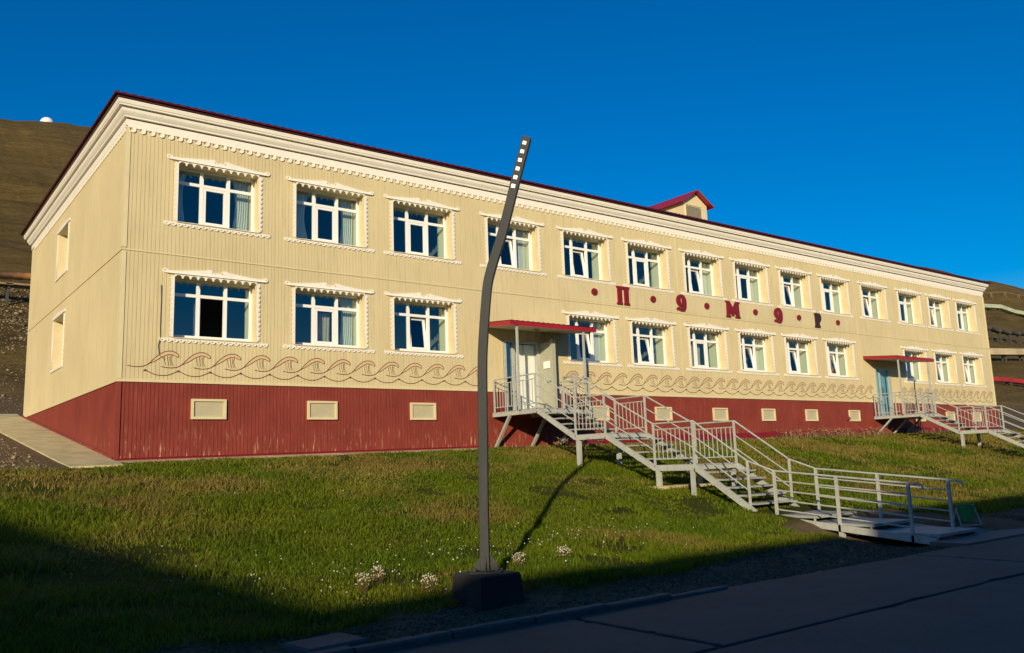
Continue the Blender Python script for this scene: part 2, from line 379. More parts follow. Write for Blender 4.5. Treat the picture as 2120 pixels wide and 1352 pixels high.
def wall_sheet(name, u0, u1, z0, z1, hol, to3, mtl, pitch=.09, gw=.013, gd=.010, parent=bld, ztop=None):
    us = []; u = u0
    while u < u1-1e-6:
        e = min(u+pitch-gw, u1); us.append((u, e, 0)); 
        if e < u1: us.append((e, min(e+gw, u1), gd))
        u += pitch
    cuts = sorted({h[0] for h in hol} | {h[1] for h in hol}); seg = []
    for a, b, d in us:
        c = [a]+[q for q in cuts if a+1e-4 < q < b-1e-4]+[b]
        seg += [(c[i], c[i+1], d) for i in range(len(c)-1)]
    zs = sorted({z0, z1} | {z for h in hol for z in h[2:] if z0 < z < z1})
    m = MB()
    for za, zb in zip(zs[:-1], zs[1:]):
        prev = None
        for a, b, d in seg:
            uc, zc = (a+b)/2, (za+zb)/2
            if any(h[0] < uc < h[1] and h[2] < zc < h[3] for h in hol): prev = None; continue
            m.add([to3(a, d, za), to3(b, d, za), to3(b, d, zb), to3(a, d, zb)], [(0, 1, 2, 3)])
            if prev is not None and prev != d:
                m.add([to3(a, prev, za), to3(a, d, za), to3(a, d, zb), to3(a, prev, zb)], [(0, 1, 2, 3)])
            prev = d
    o = m.build(name, mtl, parent); tag(o, kind='stuff'); return o
front = lambda u, d, z: (u, d, z)
left = lambda u, d, z: (d, u, z)
right = lambda u, d, z: (L-d, u, z)
back = lambda u, d, z: (u, WD-d, z)
ZT = 5.96
wall_sheet('wall_cladding', 0, L, 0, ZT, holes, front, M['cream'])
wall_sheet('wall_cladding', 0, WD, 0, ZT, ENDW, left, M['cream'], gd=.004)
wall_sheet('wall_cladding', 0, WD, 0, ZT, [], right, M['cream'], pitch=.36)
wall_sheet('wall_cladding', 0, L, 0, ZT, [], back, M['cream'], pitch=.36)
PB = -2.1
wall_sheet('plinth_cladding', 0, L, PB, -.012, holes, lambda u, d, z: (u, d+.012, z), M['red'])
wall_sheet('plinth_cladding', 0, WD, PB, -.012, [], lambda u, d, z: (d+.012, u, z), M['red'], gd=.004)
wall_sheet('plinth_cladding', 0, WD, PB, -.012, [], lambda u, d, z: (L-d-.012, u, z), M['red'], pitch=.36)
wall_sheet('plinth_cladding', 0, L, PB, -.012, [], lambda u, d, z: (u, WD-d-.012, z), M['red'], pitch=.36)
# flashings: plinth drip, floor joint, corner trims
def ringpts(o, z): return [(-o, -o, z), (L+o, -o, z), (L+o, WD+o, z), (-o, WD+o, z)]
def ring(prof, name, mtl, parent=bld, closed=False):
    m = MB(); v = []; n = len(prof)
    for o, z in prof: v += ringpts(o, z)
    f = []
    for i in range(n if closed else n-1):
        j = (i+1) % n
        for k in range(4): f.append((i*4+k, i*4+(k+1) % 4, j*4+(k+1) % 4, j*4+k))
    m.add(v, f); return m.build(name, mtl, parent)
for nm, prof, mtl in (('floor_joint', [(.0, 2.985), (.020, 2.987), (.020, 3.004), (.0, 3.02)], M['cream2']),):
    ring(prof, nm, mtl)
m = MB()
def strip(x0, x1, z0, z1, y0, y1): m.box(x0, x1, y0, y1, z0, z1)
for a, b in ((-.022, D1[0]-.02), (D1[1]+.08, D2[0]-.02), (D2[1]+.02, L+.022)): m.box(a, b, -.022, .02, -.014, .045)
m.box(-.022, .02, .022, WD+.02, -.014, .045); m.box(L-.02, L+.022, .022, WD+.02, -.014, .045)
m.build('plinth_drip_strip', M['cream2'], bld)
for cx, sx in ((0, -1), (L, 1)):
    for zz, mtl, nm in (((.05, ZT-.16), M['cream2'], 'corner_trim'), ((PB, -.02), M['red'], 'plinth_corner_trim')):
        m = MB()
        for za, zb in (((zz[0], 2.955), (3.05, zz[1])) if zz[1] > 3 else (zz,)):
            a, b = (cx-.018, cx+.085) if sx < 0 else (cx-.085, cx+.018)
            m.box(a, b, -.018, .004, za, zb); m.box(*((cx-.018, cx+.004) if sx < 0 else (cx-.004, cx+.018)), .004, .085, za, zb)
        m.build(nm, mtl, bld)
# skirting flashing following the ground
for (a, b) in ((0, 10.1), (12.8, 31.2), (33.6, L)):
    m = MB(); n = max(2, int((b-a)/.9))
    for i in range(n):
        xa, xb = a+(b-a)*i/n, a+(b-a)*(i+1)/n-.004; za, zb = H(xa, -.05), H(xb, -.05)
        hi = .065 if a < 12 else .20
        m.add([(xa, -.05, za-.15), (xb, -.05, zb-.15), (xb, -.05, zb+hi-.03), (xa, -.05, za+hi-.03), (xa, .01, za+hi), (xb, .01, zb+hi), ],
              [(0, 1, 2, 3), (3, 2, 5, 4)])
    m.build('base_flashing', M['skirt'], bld)
m = MB()
for i in range(14):
    ya, yb = i*WD/14, (i+1)*WD/14-.004; za, zb = H(-.05, ya), H(-.05, yb)
    m.add([(-.04, ya, za-.1), (-.04, yb, zb-.1), (-.04, yb, zb+.08), (-.04, ya, za+.08), (.01, ya, za+.11), (.01, yb, zb+.11)], [(3, 2, 1, 0), (4, 5, 2, 3)])
m.build('base_flashing', M['red'], bld)

# cornice and roof
ring([(.0, 5.95), (.024, 5.95), (.026, 6.095), (.0, 6.10)], 'cornice_band', M['white'])
ring([(.0, 6.128), (.086, 6.128), (.088, 6.160), (.100, 6.175), (.120, 6.20), (.148, 6.245), (.160, 6.295), (.160, 6.312), (.0, 6.318)], 'cornice_band', M['white'])
ring([(.0, 6.343), (.225, 6.343), (.228, 6.372), (.245, 6.39), (.262, 6.46), (.262, 6.480), (.0, 6.488)], 'cornice_band', M['white'])
ring([(.0, 6.492), (.300, 6.492), (.302, 6.53), (.0, 6.545)], 'drip_edge', M['roof'])
S = .36; OV = .345; RZ = 6.555
m = MB(); yc = WD/2; rh = RZ+(yc+OV)*S
hv = [(-OV, -OV, RZ), (L+OV, -OV, RZ), (L+OV, WD+OV, RZ), (-OV, WD+OV, RZ), (yc, yc, rh), (L-yc, yc, rh)]
m.add(hv+[(x, y, z-.02) for x, y, z in hv], [(0, 1, 5, 4), (1, 2, 5), (2, 3, 4, 5), (3, 0, 4), (7, 6, 10, 11), (8, 7, 11), (9, 8, 11, 10), (6, 9, 10)])
roof = m.build('roof', M['roof'], bld); roof['_o'] = (0, 0, 0)
# profiled metal edge of the roof sheets (wave across the eave)
def eave(p0, p1, inward, name):
    p0, p1, inw = Vector(p0), Vector(p1), Vector(inward); ln = (p1-p0).length; t = (p1-p0)/ln; n = int(ln/.05); v = []; f = []
    for i in range(n+1):
        s = i/n*ln; h = .022*(.5+.5*math.cos(2*math.pi*s/.2))
        for q, dz in ((0, -.02), (0, .02+h), (.10, .02+h+.10*S)):
            v.append(p0+t*s+inw*q+Vector((0, 0, dz)))
        if i: a = (i-1)*3; f += [(a, a+3, a+4, a+1), (a+1, a+4, a+5, a+2)]
    MB().add(v, f).build(name, M['roof'], roof)
eave((-OV-.01, -OV-.01, RZ), (L+OV+.01, -OV-.01, RZ), (0, 1, 0), 'eave_sheet')
eave((-OV-.012, WD+OV, RZ), (-OV-.012, -OV, RZ), (1, 0, 0), 'eave_sheet')
eave((L+OV+.012, -OV, RZ), (L+OV+.012, WD+OV, RZ), (-1, 0, 0), 'eave_sheet')
# snow-guard bolts / sheet seams stay in the profile

# carved frieze boards (motif 0.21 m)
def circle(cx, cz, r, n=10, a0=0): return [(cx+r*math.cos(a0+2*math.pi*i/n), cz+r*math.sin(a0+2*math.pi*i/n)) for i in range(n)]
def frieze(nm, count, pitch=.212):
    outer = [(0, 0), (0, -.035)]; hl = []
    for i in range(count):
        c = pitch*(i+.5); 
        outer += [(c-.092, -.050), (c-.080, -.035)]
        outer += [(c+.074*math.cos(a), -.085+.068*math.sin(a)) for a in np.linspace(math.pi*.88, math.pi*2.12, 9)]
        outer += [(c+.080, -.035), (c+.092, -.050)]
        hl.append([(c-.035+.046*math.cos(a), -.078+.040*math.sin(a)) for a in np.linspace(.6, 2*math.pi-.6, 9)]+[(c-.008, -.078)])
    outer += [(pitch*count, -.035), (pitch*count, 0)]
    return shape(nm, [outer]+hl, .022, M['white'])
fr = frieze('frieze_board', 10)
nF = int(L/2.12)
for i in range(nF):
    place('frieze_board', fr, (.02+i*2.125, -.006, 5.948), bld)
frl = frieze('frieze_board', int((L-nF*2.125-.04)/.212)); place('frieze_board', frl, (.02+nF*2.125, -.006, 5.948), bld)
for i in range(6):
    o = place('frieze_board', fr, (-.006, .03+(i+1)*2.125, 5.948), bld); o.rotation_euler = (0, 0, -math.pi/2)

# ------------------------------------------------------------------ windows
def win_frame():
    m = MB(); y0, y1 = .335, .40; w, h = WW, WH
    def b(x0, x1, z0, z1, ya=y0, yb=y1): m.box(x0, x1, ya, yb, z0, z1)
    b(.0, .055, .05, h); b(w-.055, w, .05, h); b(.055, w-.055, .05, .105); b(.055, w-.055, h-.055, h)
    b(.615, .70, .105, h-.055); b(1.27, 1.355, .105, h-.055)
    for x0, x1 in ((.055, .615), (.70, 1.27), (1.355, w-.055)): b(x0, x1, 1.04, 1.115, .337, .398)
    return m.mesh('window', M['pvc'])
def box_frame(x0, x1, z0, z1, t, y0, y1):
    m = MB(); m.box(x0, x0+t, y0, y1, z0, z1); m.box(x1-t, x1, y0, y1, z0, z1); m.box(x0+t, x1-t, y0, y1, z0, z0+t); m.box(x0+t, x1-t, y0, y1, z1-t, z1)
    return m
def pane_mesh(x0, x1, z0, z1, y=.368):
    return MB().add([(x0, y, z0), (x1, y, z0), (x1, y, z1), (x0, y, z1)], [(0, 1, 2, 3)]).mesh('pane', M['glass'])
WM = dict(frame=win_frame())
LX = ((.055, .615), (.70, 1.27), (1.355, WW-.055))
WM['panes'] = [pane_mesh(a-.01, b+.01, 1.105, WH-.045) for a, b in LX]+[pane_mesh(LX[0][0]-.01, LX[0][1]+.01, .095, 1.05), pane_mesh(LX[2][0]-.01, LX[2][1]+.01, .095, 1.05)]
sm = box_frame(0, .56, 0, .925, .06, -.03, .03); WM['sash'] = sm.mesh('sash', M['pvc'])
WM['sash_pane'] = MB().add([(.05, 0, .05), (.51, 0, .05), (.51, 0, .875), (.05, 0, .875)], [(0, 1, 2, 3)]).mesh('pane', M['glass'])
def reveal(y0, y1, mtl, nm, e=0, w=WW, h=WH):
    m = MB(); x0, x1, z0, z1 = -e, w+e, -e, h+e
    for a, b in (((x0, z0), (x0, z1)), ((x1, z1), (x1, z0)), ((x0, z1), (x1, z1)), ((x1, z0), (x0, z0))):
        m.add([(a[0], y0, a[1]), (a[0], y1, a[1]), (b[0], y1, b[1]), (b[0], y0, b[1])], [(0, 1, 2, 3)])
    return m.mesh(nm, mtl)
WM['reveal'] = reveal(-.002, .40, M['cream2'], 'reveal'); WM['inner'] = reveal(.40, .80, M['inner'], 'inner_reveal', .0)
sl_ = MB(); sl_.add([(-.03, -.05, -.012), (WW+.03, -.05, -.012), (WW+.03, .335, .045), (-.03, .335, .045), (-.03, -.05, -.03), (WW+.03, -.05, -.03)], [(0, 1, 2, 3), (4, 5, 1, 0)])
WM['sill'] = sl_.mesh('sill', M['cream2'])
# pediment: scrolled ends, two eyes beside the middle notch
pc = WW/2
ped = [(-.12, .035), (-.02, .035), (WW+.02, .035), (WW+.12, .035)]
ped += [(WW+.225+.05*math.cos(a), .095+.055*math.sin(a)) for a in np.linspace(-math.pi*.6, math.pi*.75, 8)]
ped += [(WW+.12, .10), (WW-.05, .108), (pc+.30, .178), (pc+.20, .205), (pc+.14, .205), (pc+.11, .165), (pc+.05, .125), (pc, .15),
        (pc-.05, .125), (pc-.11, .165), (pc-.14, .205), (pc-.20, .205), (pc-.30, .178), (.05, .108), (-.12, .10)]
ped += [(-.225+.05*math.cos(a), .095+.055*math.sin(a)) for a in np.linspace(math.pi*.25, math.pi*1.6, 8)]
WM['ped'] = shape('pediment_board', [ped, circle(-.225, .10, .018, 8), circle(WW+.225, .10, .018, 8), circle(pc-.12, .135, .018, 8), circle(pc+.12, .135, .018, 8)], .035, M['white'])
WM['cap'] = MB().box(-.19, WW+.19, -.058, -.0352, .036, .052).mesh('pediment_moulding', M['white'])
nv = 11; sw = WW/nv; val = [(WW, .034), (0, .034), (0, -.02)]
for i in range(nv):
    c = sw*(i+.5); val += [(c+sw*.40*math.cos(a), -.042+.055*math.sin(a)) for a in np.linspace(math.pi, 0, 8)]
    if i < nv-1: val += [(sw*(i+1)-.016, -.062), (sw*(i+1), -.068), (sw*(i+1)+.016, -.062)]
val += [(WW, -.02)]
WM['val'] = shape('valance', [val], .018, M['white'])
def edge_board(n, pitch, wd, amp):
    pts = [(0, 0), (0, n*pitch)]
    for i in range(n):
        t = (n-1-i)*pitch
        pts += [(wd, t+pitch*.98), (wd+amp*.9, t+pitch*.80), (wd+amp, t+pitch*.55), (wd+amp*.75, t+pitch*.32), (wd, t+pitch*.14), (wd-.012, t+pitch*.06)]
    return pts
ns = 12; sp_ = (WH-.02)/ns
side = edge_board(ns, sp_, .052, .036)
slits = [[(.045, (i+.28)*sp_), (.066, (i+.52)*sp_), (.070, (i+.66)*sp_), (.046, (i+.44)*sp_)] for i in range(ns)]
WM['sideR'] = shape('side_trim', [side]+slits, .024, M['white'])
WM['sideL'] = shape('side_trim', [[(-x, z) for x, z in side][::-1]]+[[(-x, z) for x, z in s] for s in slits], .024, M['white'])
nb = 18; bw = (WW+.60)/nb; bot = [(WW+.30, 0), (-.30, 0)]
for i in range(nb):
    x = -.30+i*bw
    bot += [(x, -.045), (x+bw*.12, -.062), (x+bw*.35, -.088), (x+bw*.62, -.092), (x+bw*.85, -.07), (x+bw*.93, -.045)]
bot += [(WW+.30, -.045)]
bsl = [[(-.30+(i+.22)*bw, -.045), (-.30+(i+.48)*bw, -.030), (-.30+(i+.66)*bw, -.040), (-.30+(i+.42)*bw, -.064)] for i in range(nb)]
WM['bot'] = shape('sill_trim', [bot]+bsl, .024, M['white'])
def curtain_mesh(x0, x1, z0, z1, taper, mtl, y=.62, n=22):
    v = []; f = []
    for i in range(n+1):
        t = i/n
        for j in range(7):
            s = j/6; xx = x0+(x1-x0)*t; pull = taper*math.sin(math.pi*min(1, s*1.1))
            xx = xx+(x0-xx)*pull if taper > 0 else xx+(x1-xx)*(-pull)
            v.append((xx, y+.02*math.sin(t*38+s*2), z0+(z1-z0)*(1-s)))
    for i in range(n):
        for j in range(6): a = i*7+j; f.append((a, a+1, a+8, a+7))
    return MB().add(v, f).mesh('curtain', mtl, True)
CU = [curtain_mesh(.03, .36, .06, 1.42, .22, M['curtain']), curtain_mesh(1.52, 1.93, .06, 1.42, -.18, M['curtain']),
      curtain_mesh(.03, .62, .06, 1.42, .2, M['curtain']), curtain_mesh(.72, 1.25, .12, .98, 0, M['curtain2']), curtain_mesh(.05, 1.92, 1.02, 1.44, 0, M['curtain2'])]
def window(x0, z0, tilt, curts, i):
    w = place('window', WM['frame'], (x0, 0, z0), bld); w['_o'] = (0, 0, 0)
    def ch(n, me_, loc=(0, 0, 0)): return place(n, me_, loc, w)
    for p in WM['panes']:
        pn = ch('pane', p); pn.rotation_euler = (random.gauss(0, .004), 0, random.gauss(0, .003))
    rot = (-tilt, 0, 0) if tilt < 1 else (0, 0, R(84)); s = ch('sash', WM['sash'], (.705, .372+(.04 if tilt >= 1 else 0), .11)); s.rotation_euler = rot
    sp2 = ch('pane', WM['sash_pane'], tuple(s.location)); sp2.rotation_euler = rot
    ch('reveal', WM['reveal']); ch('inner_reveal', WM['inner']); ch('sill', WM['sill'])
    ch('pediment_board', WM['ped'], (0, -.001, WH)); ch('pediment_moulding', WM['cap'], (0, 0, WH)); ch('valance', WM['val'], (0, -.006, WH))
    ch('side_trim', WM['sideL'], (0, -.001, .0)); ch('side_trim', WM['sideR'], (WW, -.001, .0)); ch('sill_trim', WM['bot'], (0, -.001, -.035))
    for c in curts: ch('curtain', CU[c])
TU = [0, 0, 0, .13, .13, 0, .12, 0, .13, 0, .14, 0, .12, 0]
TL = [2, 0, .13, 0, .14, .13, 0, .14, .12, .14, 0, 0, .13, .12]
CUu = [(0, 1), (2, 1), (), (1,), (0,), (), (1,), (0, 1), (), (1,), (0,), (1,), (), (0, 1)]
CUl = [(), (3, 1), (), (), (0, 1), (), (3,), (1,), (), (3, 4), (), (1,), (), (4,)]
for i, x in enumerate(UPX): window(x, WZ1, TU[i], CUu[i], i)
for i, x in enumerate(LOX):
    if x: window(x, WZ0, TL[i], CUl[i], i)
# end-wall windows (narrow boards, deep reveals)
for (ya, yb, za, zb) in ENDW:
    wd_, hh = yb-ya, zb-za
    m = box_frame(0, wd_, 0, hh, .06, .335, .40); m.box(wd_/2-.04, wd_/2+.04, .337, .398, .06, hh-.06)
    w = m.build('window', M['pvc'], bld); w.location = (0, yb, za); w.rotation_euler = (0, 0, -math.pi/2); w['_o'] = (0, 0, 0)
    for xa, xb in ((.06, wd_/2-.04), (wd_/2+.04, wd_-.06)): place('pane', pane_mesh(xa-.01, xb+.01, .05, hh-.05), (0, 0, 0), w)
    place('reveal', reveal(-.002, .40, M['cream2'], 'reveal', 0, wd_, hh), (0, 0, 0), w)
    place('inner_reveal', reveal(.40, .80, M['inner'], 'inner_reveal', 0, wd_, hh), (0, 0, 0), w)
    t = shape('pediment_board', [[(-.10, .02), (wd_+.10, .02), (wd_+.14, .07), (wd_+.10, .10), (wd_*.5, .14), (-.10, .10), (-.14, .07)]], .03, M['white']); place('pediment_board', t, (0, -.001, hh), w)
    k = int((hh-.02)/.12); eb = edge_board(k, (hh-.02)/k, .045, .03)
    place('side_trim', shape('side_trim', [eb], .024, M['white']), (wd_, -.001, 0), w)
    place('side_trim', shape('side_trim', [[(-x, z) for x, z in eb][::-1]], .024, M['white']), (0, -.001, 0), w)
    place('sill_trim', shape('sill_trim', [[(-.10, -.07), (wd_+.10, -.07), (wd_+.10, 0), (-.10, 0)]], .03, M['white']), (0, -.001, 0), w)

# interior: inner wall, floors, partitions, room backs
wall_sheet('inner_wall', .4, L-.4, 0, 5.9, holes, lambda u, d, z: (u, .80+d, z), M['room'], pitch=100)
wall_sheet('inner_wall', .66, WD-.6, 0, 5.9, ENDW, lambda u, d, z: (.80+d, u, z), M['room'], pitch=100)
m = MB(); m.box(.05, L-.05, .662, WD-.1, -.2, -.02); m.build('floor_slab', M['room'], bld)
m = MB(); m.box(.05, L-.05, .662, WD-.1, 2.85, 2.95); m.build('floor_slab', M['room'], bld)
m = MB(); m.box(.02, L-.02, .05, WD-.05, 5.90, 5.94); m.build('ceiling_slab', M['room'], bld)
for z0, z1 in ((-.02, 2.85), (2.95, 5.9)):
    for i in range(0, 15):
        x = .70 if i == 0 else (UPX[i-1]+WW+.48)
        if i and i % 2 and i not in (3, 11): continue
        if x > L-.5: continue
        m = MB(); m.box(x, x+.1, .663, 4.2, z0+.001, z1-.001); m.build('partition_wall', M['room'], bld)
    m = MB(); m.box(.66, L-.6, 4.201, 4.3, z0+.001, z1-.001); m.build('partition_wall', M['room'], bld)

# sign band and letters
m = MB(); m.box(13.05, 30.15, -.006, .004, 3.052, 3.72); m.build('sign_band', M['cream'], bld)
def letter(nm, loops, x, z, sx, sz, mtl, dep=.05):
    me_ = shape(nm, [[(px*sx, pz*sz) for px, pz in lp] for lp in loops], dep, mtl)
    place(nm, me_, (x, -.0065, z), bld)
PI_ = [[(0, 0), (.43, 0), (.43, .09), (.40, .12), (.40, .84), (.60, .84), (.60, .12), (.57, .09), (.57, 0), (1, 0), (1, .09), (.93, .13), (.93, .87), (1, .91), (1, 1), (0, 1), (0, .91), (.07, .87), (.07, .13), (0, .09)]]
O_ = [[(.50+.50*math.cos(a), .62+.38*math.sin(a)) for a in np.linspace(math.pi*1.38, 0, 22)]+[(1.0, .45), (.97, .25), (.88, .10), (.74, .02), (.56, 0), (.34, .02), (.16, .06), (.04, .05), (.0, .12), (.06, .22), (.20, .24), (.36, .20), (.48, .22), (.55, .30)],
      [(.50+.085*math.cos(a), .64+.23*math.sin(a)) for a in np.linspace(0, 2*math.pi, 14, endpoint=False)]]
M_ = [[(.02, 0), (.34, 0), (.34, .08), (.30, .11), (.33, .42), (.44, .10), (.56, .10), (.67, .42), (.70, .11), (.66, .08), (.66, 0), (1, 0), (1, .08), (.95, .12), (.92, .88), (1, .92), (1, 1), (.72, 1), (.50, .60), (.28, 1), (0, 1), (0, .92), (.08, .88), (.06, .12), (.02, .08)]]
P_ = [[(.02, 0), (.72, 0), (.80, .04), (.80, .12), (.70, .18), (.66, .32), (.80, .40), (.95, .54), (1.0, .72), (.94, .88), (.78, .97), (.55, 1), (.25, 1), (.02, .97), (.0, .88), (.08, .82), (.10, .15), (.02, .09)]]
def dot(): return [[(.5+.5*math.cos(a)*(1+.06*math.sin(2*a)), .5+.5*math.sin(a)*(1+.07*math.cos(3*a))) for a in np.linspace(0, 2*math.pi, 16, endpoint=False)]]
for x in (14.40, 17.19, 20.05, 22.94, 25.82, 28.66): letter('sign_dot', dot(), x, 3.27, .26, .23, M['letter'])
letter('sign_letter', PI_, 15.55, 3.06, .60, .63, M['letter'])
letter('sign_letter', O_, 18.52, 3.07, .52, .62, M['letter']); letter('sign_letter', M_, 21.26, 3.06, .84, .63, M['letter'])
letter('sign_letter', O_, 24.27, 3.06, .54, .62, M['letter']); letter('sign_letter', P_, 27.05, 3.06, .48, .62, M['letter_dark'])

for sx_ in (6.47, 12.74, 18.66, 24.44, 30.34, 36.55):
    for za, zb in ((.05, 2.98), (3.03, 5.78)):
        if 3.0 < za and 13 < sx_ < 30.2: za = 3.74
        m = MB(); m.box(sx_, sx_+.028, -.005, .004, za, zb); m.build('panel_joint', M['cream2'], bld)
# painted wave frieze
def wv(px, py): return ((px-615)*.00225, .27+(325-py+(px-615)*10/320)*.0024)
def ribbon(m, pts, wid, y, mi):
    v = []; f = []
    for i, (x, z) in enumerate(pts):
        a = pts[max(0, i-1)]; b = pts[min(len(pts)-1, i+1)]; tx, tz = b[0]-a[0], b[1]-a[1]; l = math.hypot(tx, tz) or 1
        w_ = wid*(1 if 0 < i < len(pts)-1 else .6)
        v += [(x-tz/l*w_/2, y, z+tx/l*w_/2), (x+tz/l*w_/2, y, z-tx/l*w_/2)]
        if i: k = 2*i; f.append((k-2, k-1, k+1, k))
    m.add(v, f, mi)
def smooth_pts(p, n=4):
    p = [np.array(q) for q in p]; out = []
    for i in range(len(p)-1):
        a, b, c, d = p[max(i-1, 0)], p[i], p[i+1], p[min(i+2, len(p)-1)]
        for k in range(n):
            t = k/n; out.append(tuple(.5*((2*b)+(-a+c)*t+(2*a-5*b+4*c-d)*t*t+(-a+3*b-3*c+d)*t**3)))
    return out+[tuple(p[-1])]
top = smooth_pts([wv(*q) for q in ((440, 285), (510, 297), (580, 295), (640, 272), (700, 215), (760, 170), (820, 148), (880, 150), (925, 174), (937, 195), (928, 207))])
und = smooth_pts([wv(*q) for q in ((928, 207), (905, 194), (870, 181), (830, 180), (780, 200), (720, 235), (640, 272))])
m = MB(); crest = top[top.index(min(top, key=lambda q: abs(q[0]-wv(640, 272)[0])+abs(q[1]-wv(640, 272)[1]))):]
poly = crest+und[1:-1]
vv = [(x, -.0025, z) for x, z in poly]; nc = len(crest); nu = len(und)-2
# stitch the crescent between upper and lower edge
lo = und[::-1]
for i in range(20):
    def at_(c, t): 
        k = t*(len(c)-1); a = int(min(k, len(c)-2)); q = k-a; return (c[a][0]*(1-q)+c[a+1][0]*q, c[a][1]*(1-q)+c[a+1][1]*q)
    a, b = at_(crest, i/20), at_(crest, (i+1)/20); c, d = at_(lo, i/20), at_(lo, (i+1)/20)
    m.add([(a[0], -.003, a[1]), (c[0], -.003, c[1]), (d[0], -.003, d[1]), (b[0], -.003, b[1])], [(0, 1, 2, 3)], 1)
ribbon(m, top, .018, -.006, 0); ribbon(m, und, .014, -.006, 0)
for q in (((795, 200), (797, 240), (812, 285)), ((822, 188), (828, 240), (842, 290)), ((850, 186), (848, 235), (862, 290)), ((872, 184), (858, 215), (868, 260), (888, 290))):
    ribbon(m, smooth_pts([wv(*z) for z in q]), .010, -.006, 0)
cusp = smooth_pts([wv(*q) for q in ((615, 325), (660, 352), (720, 374), (780, 381), (840, 376), (890, 358), (935, 336))], 3)
ribbon(m, cusp, .018, -.006, 0)
m.add([(wv(590, 338)[0], -.0065, wv(590, 338)[1]), (wv(615, 342)[0], -.0065, wv(615, 340)[1]), (wv(640, 340)[0], -.0065, wv(640, 340)[1]), (wv(615, 318)[0], -.0065, wv(615, 318)[1])], [(0, 1, 2, 3)], 0)
wave = m.mesh('wave_motif', [M['stroke'], M['stroke_fill']])
x = .58
while x < 42.2:
    if not (D1[0]-.85 < x < D1[1]+.55 or D2[0]-.85 < x < D2[1]+.55): place('wave_motif', wave, (x, 0, 0), bld)
    x += .727

# plinth vents
vf = box_frame(0, .81, 0, .47, .055, -.05, .03); VM = vf.mesh('vent', M['cream2'])
vm = MB(); vm.add([(.05, -.012, .05), (.76, -.012, .05), (.76, -.012, .42), (.05, -.012, .42)], [(0, 1, 2, 3)])
VP = vm.mesh('vent_mesh', M['vent'])
for x in (1.61, 4.47, 7.46, 14.1, 17.1, 20.12, 23.0, 25.85, 29.0, 34.6, 37.5, 40.3):
    v_ = place('vent', VM, (x, 0, -.845), bld); v_['_o'] = (0, 0, 0)
    place('vent_mesh', VP, (0, 0, 0), v_)
m = MB(); m.box(28.55, 29.0, -.06, .0, -.80, -.66); m.box(28.55, 28.68, -.06, .0, -1.25, -.80); m.build('pipe_box', M['red'], bld)

# dormer on the front roof slope
DX0, DX1, DY = 21.15, 22.60, 1.6; dz0 = RZ+(DY+OV)*S-.10; dze, dza = 8.02, 8.47; dc = (DX0+DX1)/2
m = MB(); yb_ = (dze-RZ)/S-OV; ya_ = (dza-RZ)/S-OV
m.add([(DX0, DY, dz0), (DX1, DY, dz0), (DX1, DY, dze), (dc, DY, dza), (DX0, DY, dze), (DX0, yb_, dze), (DX1, yb_, dze)], [(0, 1, 2, 3, 4), (0, 4, 5), (1, 6, 2)])
dorm = m.build('dormer', M['cream2'], roof); dorm['_o'] = (0, 0, 0)
m = MB(); ov = .22; sl2 = (dza-dze)/(DX1-dc); yb2 = (dza+.1-RZ)/S-OV
for s in (-1, 1):
    xe = dc+s*(DX1-dc+ov); ze = dza+.05-sl2*(DX1-dc+ov)
    a = [(dc, DY-ov, dza+.05), (xe, DY-ov, ze), (xe, (ze-RZ)/S-OV+.05, ze), (dc, yb2, dza+.05)]
    b_ = [(x_, y_, z_+.045) for x_, y_, z_ in a]
    f = [(0, 1, 2, 3), (7, 6, 5, 4), (0, 4, 5, 1), (1, 5, 6, 2), (2, 6, 7, 3)]
    if s < 0: f = [q[::-1] for q in f]
    m.add(a+b_, f)
m.build('dormer_roof', M['canopy_red'], roof)
lou = box_frame(DX0+.10, DX1-.32, dz0+.16, dze-.06, .05, DY-.03, DY+.0); lou.build('dormer_louvre', M['cream2'], roof)
m = MB()
for i in range(11):
    z = dz0+.215+i*(dze-dz0-.34)/11; m.add([(DX0+.15, DY-.026, z), (DX1-.37, DY-.026, z), (DX1-.37, DY-.005, z+.035), (DX0+.15, DY-.005, z+.035)], [(0, 1, 2, 3)])
tag(m.build('louvre_slats', M['louvre'], roof), kind='stuff')

# doorways
def vestibule(x0, x1, z0, z1, y0, y1, nm, mtl):
    m = MB()
    m.add([(x0, y0, z0), (x0, y0, z1), (x0, y1, z1), (x0, y1, z0)], [(0, 1, 2, 3)]); m.add([(x1, y0, z0), (x1, y1, z0), (x1, y1, z1), (x1, y0, z1)], [(0, 1, 2, 3)])
    m.add([(x0, y1, z0), (x1, y1, z0), (x1, y1, z1), (x0, y1, z1)], [(0, 1, 2, 3)]); m.add([(x0, y0, z1), (x1, y0, z1), (x1, y1, z1), (x0, y1, z1)], [(0, 1, 2, 3)])
    m.add([(x0, y0, z0), (x0, y1, z0), (x1, y1, z0), (x1, y0, z0)], [(0, 1, 2, 3)]); return m.build(nm, mtl, bld)
v1 = vestibule(D1[0], D1[1], D1[2]-.006, D1[3], -.004, .95, 'vestibule', M['vest'])
m = MB()                                                            # door set 1: frame, glazed side light
m.box(D1[0]-.05, D1[0]+.03, -.04, .10, D1[2], D1[3]+.05); m.box(D1[1]-.04, D1[1]+.06, -.06, .10, D1[2], D1[3]+.05); m.box(D1[0]+.03, D1[1]-.04, -.035, .09, D1[3]-.03, D1[3]+.048)
m.box(11.03, 11.12, -.03, .08, D1[2]+.01, D1[3]-.03)
d1 = m.build('entrance_door', M['steel'], bld); d1['_o'] = (0, 0, 0)
m = MB(); m.add([(D1[0]+.03, .03, D1[2]+.01), (11.03, .03, D1[2]+.01), (11.03, .03, D1[3]-.03), (D1[0]+.03, .03, D1[3]-.03)], [(0, 1, 2, 3)])
